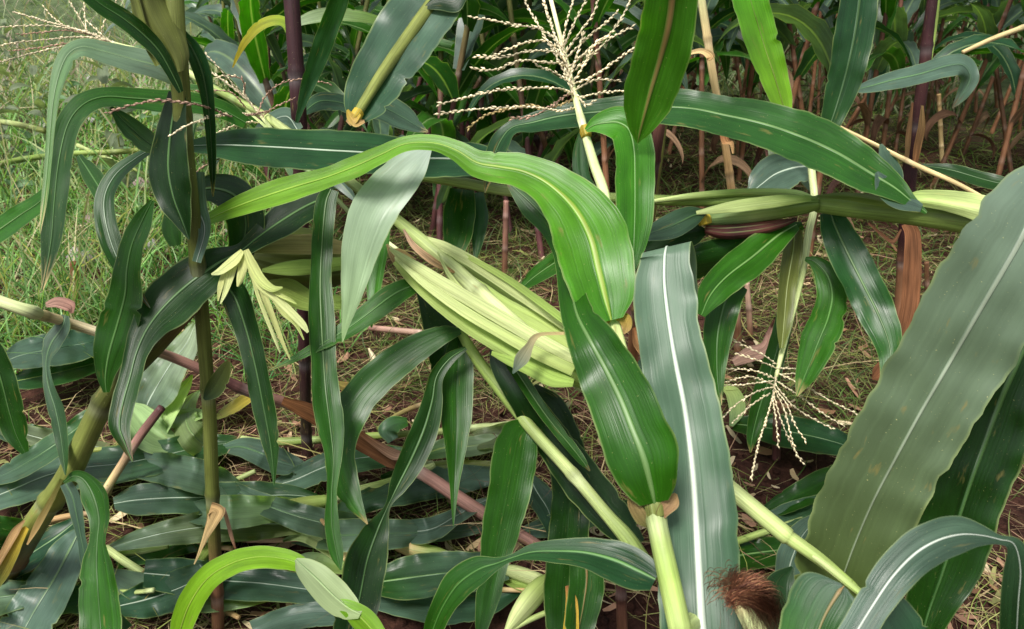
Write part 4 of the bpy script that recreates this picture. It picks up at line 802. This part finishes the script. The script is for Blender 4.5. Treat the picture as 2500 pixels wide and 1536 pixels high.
# ================================================================== slim tan stalk between
T1 = thing('corn_plant', 'slim tan corn stalk with a papery ring of dry leaf, behind the yellow-green blade', 'corn stalk', base_of(1800, 900))
tube(T1, '1702 -60 20 1.75;1722 60 20 1.79;1740 180 19 1.83;1760 290 18 1.89;1780 420 19 1.96;1790 520 19 2.02;1796 680 18 2.13;1800 800 18 2.2;1802 900 18 2.26', None, ('sl', 'straw', 'straw', 'tan', 'tan', 'tan', 'rosy', 'brown', 'brown'), nodes=.17)
leaf(T1, '1660 142 4;1690 128 10;1715 125 14;1735 138 22;1728 148 6', (1.76, 1.76), 'straw', 'tan', mat='dry', rib=None, name='dry_leaf')
leaf(T1, '1765 318 20;1772 345 20;1786 350 12;1790 375 5', (1.86, 1.87), 'rust', 'tan', mat='dry', rib=None, name='dry_leaf')

# ================================================================== loose leaves and stalks lying on the ground
def loose(label, s, z, c, c2=None, cat='leaf', **k):
    nm = k.pop('nm', 'fallen_leaf')
    o = leaf(None, s, None, c, c2, ground=z, name=nm, **k); tag(o, label, cat, None); return o
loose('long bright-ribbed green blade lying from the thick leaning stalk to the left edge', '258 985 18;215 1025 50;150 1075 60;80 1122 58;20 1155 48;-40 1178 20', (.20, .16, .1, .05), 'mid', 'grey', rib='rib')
loose('broad grey-green blade lying flat behind the foot of the leaning stalk', '-40 1225 60;40 1192 84;120 1160 96;200 1143 96;300 1132 88;400 1112 84;490 1092 70;560 1082 44;600 1078 8', (.03, .06, .05, .03), 'grey', 'deep', rib='ribw', ribw=.05)
loose('blue-green blade with a white midrib lying straight behind the upright stalk foot', '278 1230 30;330 1222 72;420 1216 78;520 1215 80;620 1212 76;700 1209 56;760 1214 26;800 1222 4', (.04, .06, .04, .05), 'grey', 'deep', rib='ribw', ribw=.05)
loose('wide folded blue-grey blade lying behind the yellow-green arching leaf', '352 1400 70;440 1408 92;540 1418 92;640 1425 86;740 1438 74;830 1450 60;900 1462 20', (.05, .06, .04, .03), 'blue', 'grey', rib='ribw', ribw=.045)
loose('broad torn blade slanting down to the bottom left corner, nearest the corner', '196 1292 20;172 1340 84;135 1410 112;95 1475 122;55 1545 120;20 1610 90', (.10, .07, .04, .02), 'grey', 'grey', rib='rib')
loose('pale-veined leaf half under the split stalk, above the corner blade', '190 1270 20;140 1310 60;80 1350 74;20 1390 60;-30 1420 40', (.08, .06, .03), 'blue', 'blue', rib='rib')
loose('ragged green leaf poking from the left edge under the split stalk', '-30 1450 60;40 1430 60;100 1415 40;130 1400 10', (.03, .04), 'mid', 'grey', rib=None)
loose('curled blue-grey leaf lying at the foot of the purple stalk', '545 1095 20;590 1092 50;640 1108 66;690 1130 62;740 1142 30', (.03, .08, .03), 'grey', 'grey', rib='ribg')
loose('leaf with a pale midrib lying just right of the purple stalk foot', '650 1190 10;720 1172 56;790 1142 70;860 1122 66;940 1112 54;1010 1100 10', (.03, .06, .05), 'grey', 'deep', rib='ribw', ribw=.06)
loose('long flat pale-ribbed blade lying between the two dark blades at the bottom', '900 1425 50;980 1414 104;1070 1402 112;1160 1394 96;1240 1385 60', (.04, .06, .04), 'deep', 'grey', rib='rib', ribw=.05)
loose('blue-grey blade under the long flat one at the bottom, ragged along its lower edge', '900 1470 30;990 1470 80;1090 1480 90;1180 1475 70;1270 1440 20', (.02, .03, .02), 'grey', 'blue', rib=None)
loose('small wavy grey leaf on bare soil right of the twisted blade', '955 1290 40;1010 1298 64;1060 1290 64;1110 1262 42;1150 1240 34;1200 1215 8', (.03, .07, .05, .08), 'grey', 'grey', rib='ribw', ribw=.05)
loose('dark green leaf lying behind the hanging tassel', '1790 1035 30;1850 1042 60;1930 1055 78;2010 1072 76;2070 1090 50;2110 1108 6', (.03, .05, .03), 'deep', 'blue', rib='rib', ribw=.05)
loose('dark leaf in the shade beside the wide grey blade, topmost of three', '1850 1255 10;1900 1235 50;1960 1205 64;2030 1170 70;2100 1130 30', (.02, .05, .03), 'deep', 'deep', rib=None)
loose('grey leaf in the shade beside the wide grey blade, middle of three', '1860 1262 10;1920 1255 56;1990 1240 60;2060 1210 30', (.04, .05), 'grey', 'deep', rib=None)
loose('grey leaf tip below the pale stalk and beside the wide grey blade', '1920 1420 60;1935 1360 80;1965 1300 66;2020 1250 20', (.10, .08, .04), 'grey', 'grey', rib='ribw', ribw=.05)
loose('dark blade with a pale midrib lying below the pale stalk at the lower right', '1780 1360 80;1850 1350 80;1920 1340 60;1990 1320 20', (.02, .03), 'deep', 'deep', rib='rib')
loose('striped grey-green leaf lying under the fallen cream stalk at the left', '5 888 20;50 868 70;130 852 84;210 838 74;280 825 30', (.10, .12, .10), 'grey', 'blue', rib='ribg', ribw=.05)
loose('dull leaf lying lower under the fallen cream stalk', '15 935 20;70 925 50;150 908 60;240 885 40;300 870 8', (.05, .08, .06), 'blue', 'deep', rib='riby', ribw=.06)
loose('sunlit leaf with a pale midrib standing up behind the thick leaning stalk', '352 1010 20;366 975 90;392 930 104;420 885 84;455 840 60;478 790 20', (.05, .16, .26), 'grey', 'pale', rib='ribw', ribw=.05)
loose('pale torn husk lying open behind the pink broken stalk', '310 985 20;330 1015 80;360 1050 96;400 1075 70;440 1085 20', (.10, .08, .03), 'palegrn', 'palegrn', cat='husk', rib=None, mat='husk', nm='fallen_husk')
loose('pale curled husk strip leaning right of the pink broken stalk', '396 1060 20;405 1020 44;430 975 40;455 940 24;470 915 4', (.05, .10, .14), 'palegrn', 'husk', cat='husk', rib=None, mat='husk', nm='fallen_husk')
loose('pale bent husk strip lying against the upright stalk', '400 1040 20;440 1020 40;480 1012 30;510 1010 8', (.06, .07), 'huskd', 'palegrn', cat='husk', rib=None, mat='husk', nm='fallen_husk')
loose('yellowing leaf strip lying right of the upright stalk', '528 1020 12;560 1000 28;600 975 26;630 962 4', (.04, .06), 'olivel', 'gold', rib=None)
loose('dark leaf patch lying at the bottom edge left of the twisted blade', '120 1500 20;160 1470 60;210 1462 70;260 1480 20', (.03, .04), 'blue', 'blue', rib=None)
loose('grey leaf lying at the bottom edge under the yellow-green blade', '620 1545 60;700 1512 60;790 1500 60;860 1510 30', (.03, .05), 'grey', 'grey', rib=None)
loose('blue-grey pointed leaf between the upright stalk and the hanging dark strip', '300 1440 20;340 1428 56;372 1412 60;395 1400 10', (.02, .03), 'grey', 'grey', rib='ribw', ribw=.05)
loose('pinkish dry leaf curled beside the hanging tassel', '1790 885 20;1830 865 40;1870 850 36;1885 800 16;1890 780 3', (.02, .06, .12), (.30,.19,.14), (.26,.15,.12), cat='dry leaf', mat='dry', rib=None, nm='fallen_dry_leaf')
loose('pale husk strip lying on the soil behind the hanging tassel', '1760 940 10;1790 960 36;1800 1000 40;1785 1040 10', (.04, .04), 'husk', 'palegrn', cat='husk', mat='husk', rib=None, nm='fallen_husk')
loose('dry cream leaf scrap curling on the soil under the ears', '900 850 5;912 880 16;905 925 16;880 955 10;850 968 3', (.02, .05, .02), 'cream', 'rosy', cat='dry leaf', mat='dry', rib=None, nm='fallen_dry_leaf')
loose('dry rust leaf edge on the grass under the ears', '810 930 5;845 945 26;880 940 22;930 905 4', (.02, .03), 'olive', 'rust', cat='dry leaf', mat='dry', rib=None, nm='fallen_dry_leaf')
loose('shiny dark leaf under the right-hand hanging dark blades', '1290 1160 20;1310 1200 60;1340 1250 60;1350 1310 20', (.02, .05), 'grey', 'blue', rib='ribw', ribw=.05)
loose('green leaf lying under the pale horizontal stalk, centre', '1010 1120 10;1080 1095 50;1150 1090 50;1210 1080 40;1270 1075 8', (.03, .04), 'mid', 'pale', rib='riby')
loose('green leaf with a yellow edge lying left of the hanging dark pointed blade', '930 1165 10;1000 1150 36;1060 1150 50;1130 1150 56;1200 1140 30', (.03, .03), 'deep', 'olivel', rib=None)
loose('small grey leaf flap rising from the pale horizontal stalk', '960 1075 30;945 1052 44;965 1035 40;995 1030 20', (.03, .08), 'grey', 'mid', rib=None)
g3 = random.Random(9)
for k in range(17):
    x = g3.uniform(-40, 1330); y = g3.uniform(1030, 1500); a = g3.gauss(0, .6) + (math.pi if g3.random() < .5 else 0); Ld = g3.uniform(340, 620); wd = g3.uniform(60, 100) * y / 1300
    bend = g3.uniform(-1.3, 1.3); rows = []
    for m_ in range(6):
        t = m_ / 5; rows.append('%f %f %f' % (x, y, wd * min(1, .4 + 2.4 * t) * (1 - t ** 2.5) + 3)); x += math.cos(a) * Ld / 5; y += math.sin(a) * Ld / 5 * .45; a += bend / 5
    if max(float(q_.split()[1]) for q_ in rows) > 1600: continue
    z0 = g3.uniform(.01, .05)
    o = leaf(None, ';'.join(rows), None, g3.choice(['grey', 'mid', 'blue', 'mid', (.09,.15,.09), (.16,.19,.08)]), g3.choice(['grey', 'deep', 'blue', 'palegrn']), ground=(z0, z0 + g3.uniform(0, .09), z0 + g3.uniform(-.01, .06), .015), name='fallen_leaf', rib=g3.choice(['rib', 'ribw', 'ribg', None]), ribw=.05, rip=.38, curl=g3.uniform(-.4, .6))  # the paler greys carry a painted sheen
    tag(o, 'long green corn blade strewn flat on the soil among the larger fallen leaves', 'leaf', 'blades strewn over the soil')
def lying(label, s, z, c, cat='corn stalk', name='fallen_stalk', nodes=.18, **k):
    o = tube(None, s, None, c, name, 'stalk', nodes, ground=z, **k); tag(o, label, cat); return o
lying('pale green stalk lying level across the soil from the leaf heap to the centre', '590 1078 30;640 1080 22;760 1075 20;900 1065 18;1050 1056 18;1180 1044 22;1200 1042 18;1290 1030 17', (.03, .03), ('sp', 'sg', 'sg', 'olivel', 'sp', 'sl'))
lying('thick olive stalk lying behind the upright stalk foot', '470 1390 16;540 1310 34;580 1282 36;660 1252 40;740 1234 40;800 1222 28', (.03, .05, .05), ('huskd', 'olivel', 'sg', 'olivel', 'sg'), nodes=.2)
lying('pale green stalk lying under the two long hanging blades', '790 1225 20;870 1200 24;950 1178 22;1030 1150 22;1060 1135 14', (.05, .06), ('sl', 'sg', 'sp'))
lying('short pale stalk end lying right of the twisted blades, lower left', '258 1338 18;300 1368 20;352 1402 20', (.05, .03), ('sp', 'sp'))
lying('thin broken stalk, cream below and pink above, leaning behind the thick stalk', '240 1225 18;262 1190 20;300 1130 20;345 1060 22;395 995 20', (.02, .22), ('cream', 'straw', 'pink', 'plum'))
lying('thin yellow stalk lying behind the thick leaning stalk', '170 1105 12;230 1100 14;300 1092 14;350 1088 10', (.06, .06), ('olivel', 'olivel'))
lying('thin tan stalk lying under the thick stalk foot at the left edge', '-30 1300 14;60 1285 14;160 1262 16;230 1252 12', (.05, .04), ('tan', 'tan'))
lying('rosy thin stalk on the soil at the left edge near the corner', '-30 1430 14;30 1408 14;90 1388 14', (.03, .03), ('rosy', 'tan'))
lying('thin pale stalk lying behind the pale diagonal stalk at lower right', '1790 1325 18;1870 1298 18;1960 1270 16;2010 1258 14', (.04, .05), ('sg', 'sp'))
lying('tan stubble stalk lying under the ears on the grass', '900 800 14;960 806 16;1030 812 14', (.03, .03), ('pink', 'rosy'))
lying('thin pale stalk lying in the far grass at the left edge', '-30 292 12;50 305 14;110 320 14', (.3, .28), ('sp', 'olivel'))
lying('thin green stalk in the grass just below the far pale one', '-30 408 14;50 390 14;125 380 14', (.25, .25), ('sg', 'sg'))
lying('thin grey-green stalk running behind the arched dark leaf', '180 374 12;260 372 13;355 366 13', (.3, .3), ('sg', 'olivel'))
lying('thin yellow stalk slanting through the grass behind the arched dark leaf', '190 355 10;280 395 10;365 430 10', (.2, .15), ('sp', 'olivel'))
for k in range(12):
    x = g3.uniform(0, 1350); y = g3.uniform(1040, 1500); a = g3.gauss(0, .6); L_ = g3.uniform(90, 260); b_ = g3.uniform(-.4, .4)
    s = ';'.join('%f %f %f' % (x + math.cos(a + b_ * t) * L_ * t, y + math.sin(a + b_ * t) * L_ * t * .45, g3.uniform(11, 15)) for t in (0, .33, .66, 1))
    o = tube(None, s, None, g3.choice([('sg', 'sp'), ('olivel', 'tan'), ('sp', 'straw'), ('rosy', 'tan')]), 'fallen_stalk', 'stalk', .15, ground=(.02, g3.uniform(.02, .08)))
    tag(o, 'short thin piece of corn stalk strewn among the fallen leaves on the soil', 'corn stalk', 'stalk pieces strewn over the soil')
# exposed cob and husked ears on the ground
CB = thing('corn_ear', 'husked corn ear with its tan kernels showing, lying behind the arching yellow-green leaf', 'corn ear', base_of(800, 1330))
tube(CB, '735 1292 18;760 1298 36;800 1320 42;850 1352 44;890 1380 20', None, ('cream', 'straw', 'straw'), name='cob', mat='tassel', nodes=0, ground=(.05, .04), ridge=.10, m=20)
def onground(p, s, z, c, c2=None, nm='husk', **k):
    o = leaf(None, s, None, c, c2, ground=z, name=nm, mat=k.pop('mat', 'husk'), rib=None, **k); attach(o, p); return o
onground(CB, '790 1275 10;830 1285 36;870 1300 40;930 1320 20', (.07, .08, .05), 'huskd', 'sg')
onground(CB, '690 1320 6;730 1310 22;770 1322 30;830 1365 24', (.03, .06, .03), 'palegrn', 'huskl')
onground(CB, '700 1370 10;760 1365 34;820 1380 40;880 1400 10', (.03, .04, .03), 'grey', 'huskd')
S6 = thing('corn_ear', 'small pale green corn ear in its husk lying near the bottom edge', 'corn ear', base_of(1290, 1475))
tube(S6, '1235 1545 14;1262 1505 40;1295 1462 52;1325 1428 44;1350 1405 16', None, ('sp', 'huskl', 'husk', 'sg'), name='ear', mat='husk', nodes=0, ground=(.05, .08), ridge=.04, m=20)
tube(S6, '1235 1545 12;1290 1515 14;1360 1485 14;1400 1470 10', None, ('sp', 'sg'), name='peduncle', nodes=0, ground=(.05, .05))
S7 = thing('corn_ear', 'long pale green corn ear lying on the soil above the small one', 'corn ear', base_of(1290, 1420))
tube(S7, '1215 1388 10;1250 1395 32;1300 1412 36;1350 1432 30;1400 1450 12', None, ('sp', 'huskl', 'sg'), name='ear', mat='husk', nodes=0, ground=(.05, .05), ridge=.05, m=18)
onground(S7, '1200 1395 8;1250 1420 26;1310 1438 30;1360 1450 10', (.03, .05), 'sg', 'huskd')
S8 = thing('corn_ear', 'pale ear stub lying left of the long flat blade, tan at its cut end', 'corn ear', base_of(1010, 1345))
tube(S8, '955 1330 16;1000 1340 34;1060 1350 32;1100 1356 14', None, ('tan', 'straw', 'husk', 'sg'), name='ear', mat='husk', nodes=0, ground=(.04, .04), ridge=.05, m=18)

W1 = thing('corn_plant', 'thin broken corn top with one narrow dark leaf, slanting down to the right edge', 'corn plant', base_of(2240, 700))
tube(W1, '2040 305 8 1.7;2140 355 10 1.66;2240 405 12 1.6;2340 450 11 1.52;2440 505 10 1.45;2560 560 10 1.4', None, ('straw', 'straw', 'sg', 'sp', 'straw'), nodes=.2, end=[(1.15, 1.15, .35, .005), (1.35, 1.12, -.02, .006)])
leaf(W1, '2246 404 8;2320 415 30;2400 438 38;2470 455 34;2560 480 10', (1.6, 1.5), 'dk', 'deep', g=(0, .8), rib='ribg')
leaf(W1, '2385 470 8;2375 500 24;2390 540 26;2410 570 6', (1.5, 1.5), 'grey', 'blue', rib=None)
leaf(W1, '2150 352 8;2165 390 40;2185 430 44;2200 465 8', (1.64, 1.62), 'grey', 'blue', g=(0, 1), rib=None)
W2 = thing('corn_plant', 'pale bare corn stalk slanting up to the right edge among the shaded stalks', 'corn stalk', base_of(2300, 520))
tube(W2, '2350 128 10 2.3;2420 96 12 2.3;2500 66 13 2.3;2600 30 14 2.3', None, ('straw', 'sl', 'straw'), nodes=.22, end=[(2.15, 2.3, .7, .009), (2.5, 2.35, -.03, .011)])
# ------------------------------------------------------------------ stubble and thin dry stalks standing behind
STB = [  # x, top y, base y, top x, width, colours, label
 (1067, 430, 572, 1072, 11, ('plum', 'brown'), 'thin dark red stubble standing behind the upper pale stalk'),
 (1232, 490, 668, 1236, 15, ('pink', 'brown'), 'pinkish stubble stalk standing in the grass above the upper ear'),
 (1345, 430, 290, 1290, 16, ('purple', 'plum'), 'short dark purple broken stalk leaning below the big tassel'),
 (1395, 640, 470, 1380, 12, ('brown', 'tan'), 'thin tan stubble beside the broad bright blade'),
 (185, 640, 770, 180, 20, ('rust', 'rosy'), 'short rusty broken stub standing beside the fallen cream stalk'),
 (1832, 690, 820, 1824, 14, ('rosy', 'brown'), 'tan stubble standing left of the hanging tassel stalk'),
 (2300, 230, 395, 2292, 11, ('tan', 'straw'), 'thin straw-coloured stub right of the dark purple stalk'),
 (1895, 980, 1120, 1898, 20, ('brown', 'plum'), 'dark brown stub standing behind the hanging tassel'),
 (1520, 1400, 1560, 1515, 28, ('plum', 'brown'), 'thick dark red stub standing at the bottom edge left of the near stalk'),
 (2265, 640, 760, 2262, 12, ('brown', 'brown'), 'thin brown stub beside the curled rusty leaf'),
]
for x, ya, yb, xt, wd, cc, lb in STB:
    y0, y1 = min(ya, yb), max(ya, yb)
    b = G(x, y1); Db = GD(y1); Yh = b[1]
    rows = []
    for k in range(5):
        t = k / 4; yy = y1 + (y0 - y1) * t; v = (yy - 768) / F; d_ = Yh / (CP - v * SP)
        rows.append('%f %f %f %f' % (x + (xt - x) * t, yy, wd * (1 - .1 * t), d_))
    o = tube(None, ';'.join(rows), None, cc[::-1], 'stubble_stalk', nodes=.12); tag(o, lb, 'stubble stalk')

# broad-leaved weeds and pale stones in the grass at the left
def weed(x, y, s, c_, label, seed):
    g_ = random.Random(seed); o = thing('weed_plant', label, 'weed', (0, 0, 0), 'weeds in the grass at the left')
    hh = g_.uniform(.28, .5) * s; pts = np.array([(g_.uniform(-.01, .01) * k, g_.uniform(-.01, .01) * k, hh * k / 6) for k in range(7)])
    st = tube_pts('stem', pts, np.linspace(.004, .0015, 7), 'stalk', col('olivel'), None, 6); st.parent = o
    for k in range(11):
        f = .15 + .85 * k / 10; p = (0, 0, hh * f)
        leaf3d(o, p, k * 2.4 + g_.uniform(-.3, .3), g_.uniform(.08, .16) * s, g_.uniform(.03, .055) * s, g_.uniform(.5, 1.0), g_.uniform(.3, .7), c_, 'grass', seed * 17 + k, 'leaf')
    o.location = (x, y, gz(x, y)); return o
wp = [weed(-1.9, 3.9, 1.0, (.14,.24,.12), 'leafy weed with pale green leaves among the grass at the left', 1), weed(-2.3, 4.6, 1.1, (.16,.20,.12), 'greyish leafy weed in the tall grass at the far left', 2)]
g2 = random.Random(21)
for k in range(30):
    y = g2.uniform(2.9, 8.5); x = -y * g2.uniform(.40, .72); c = copy_tree(wp[k % 2]); c.location = (x, y, gz(x, y)); c.rotation_euler = (0, 0, g2.uniform(0, 6)); s = g2.uniform(.5, 1.2); c.scale = (s, s, s)
SG = 'pale stones and dry clods in the grass at the left'
for k in range(26):
    y = g2.uniform(2.6, 9.5); x = -y * g2.uniform(.36, .70); s = g2.uniform(.02, .045) * (1 + y * .09)
    V = []; n_, m_ = 7, 10
    for i in range(n_ + 1):
        for j in range(m_):
            th = math.pi * i / n_; ph_ = 2 * math.pi * j / m_; d_ = np.array((math.sin(th) * math.cos(ph_), math.sin(th) * math.sin(ph_), .7 * math.cos(th)))
            V.append(d_ * s * (1 + .45 * mnoise.noise(tuple(d_ * 1.7 + k * 3))) + np.array((x, y, gz(x, y) + .35 * s)))
    fc = [(i * m_ + j, (i + 1) * m_ + j, (i + 1) * m_ + (j + 1) % m_, i * m_ + (j + 1) % m_) for i in range(n_) for j in range(m_)]
    o = build('stone', np.array(V), fc, 'straw', None, col(g2.choice([(.42,.36,.35), (.5,.46,.46), (.34,.25,.24)])), np.zeros((len(V), 2))); tag(o, 'pale pinkish stone lying in the grass at the left', 'stone', SG)
# leafy half-height plants close behind the fallen ones
def maize_at(x, y, rz, s, label, seed, dry=False, tilt=(0, 0)):
    o = maize(seed, dry, label, GRP); o.location = (x, y, gz(x, y)); o.rotation_euler = (tilt[0], tilt[1], rz); o.scale = (s, s, s); return o
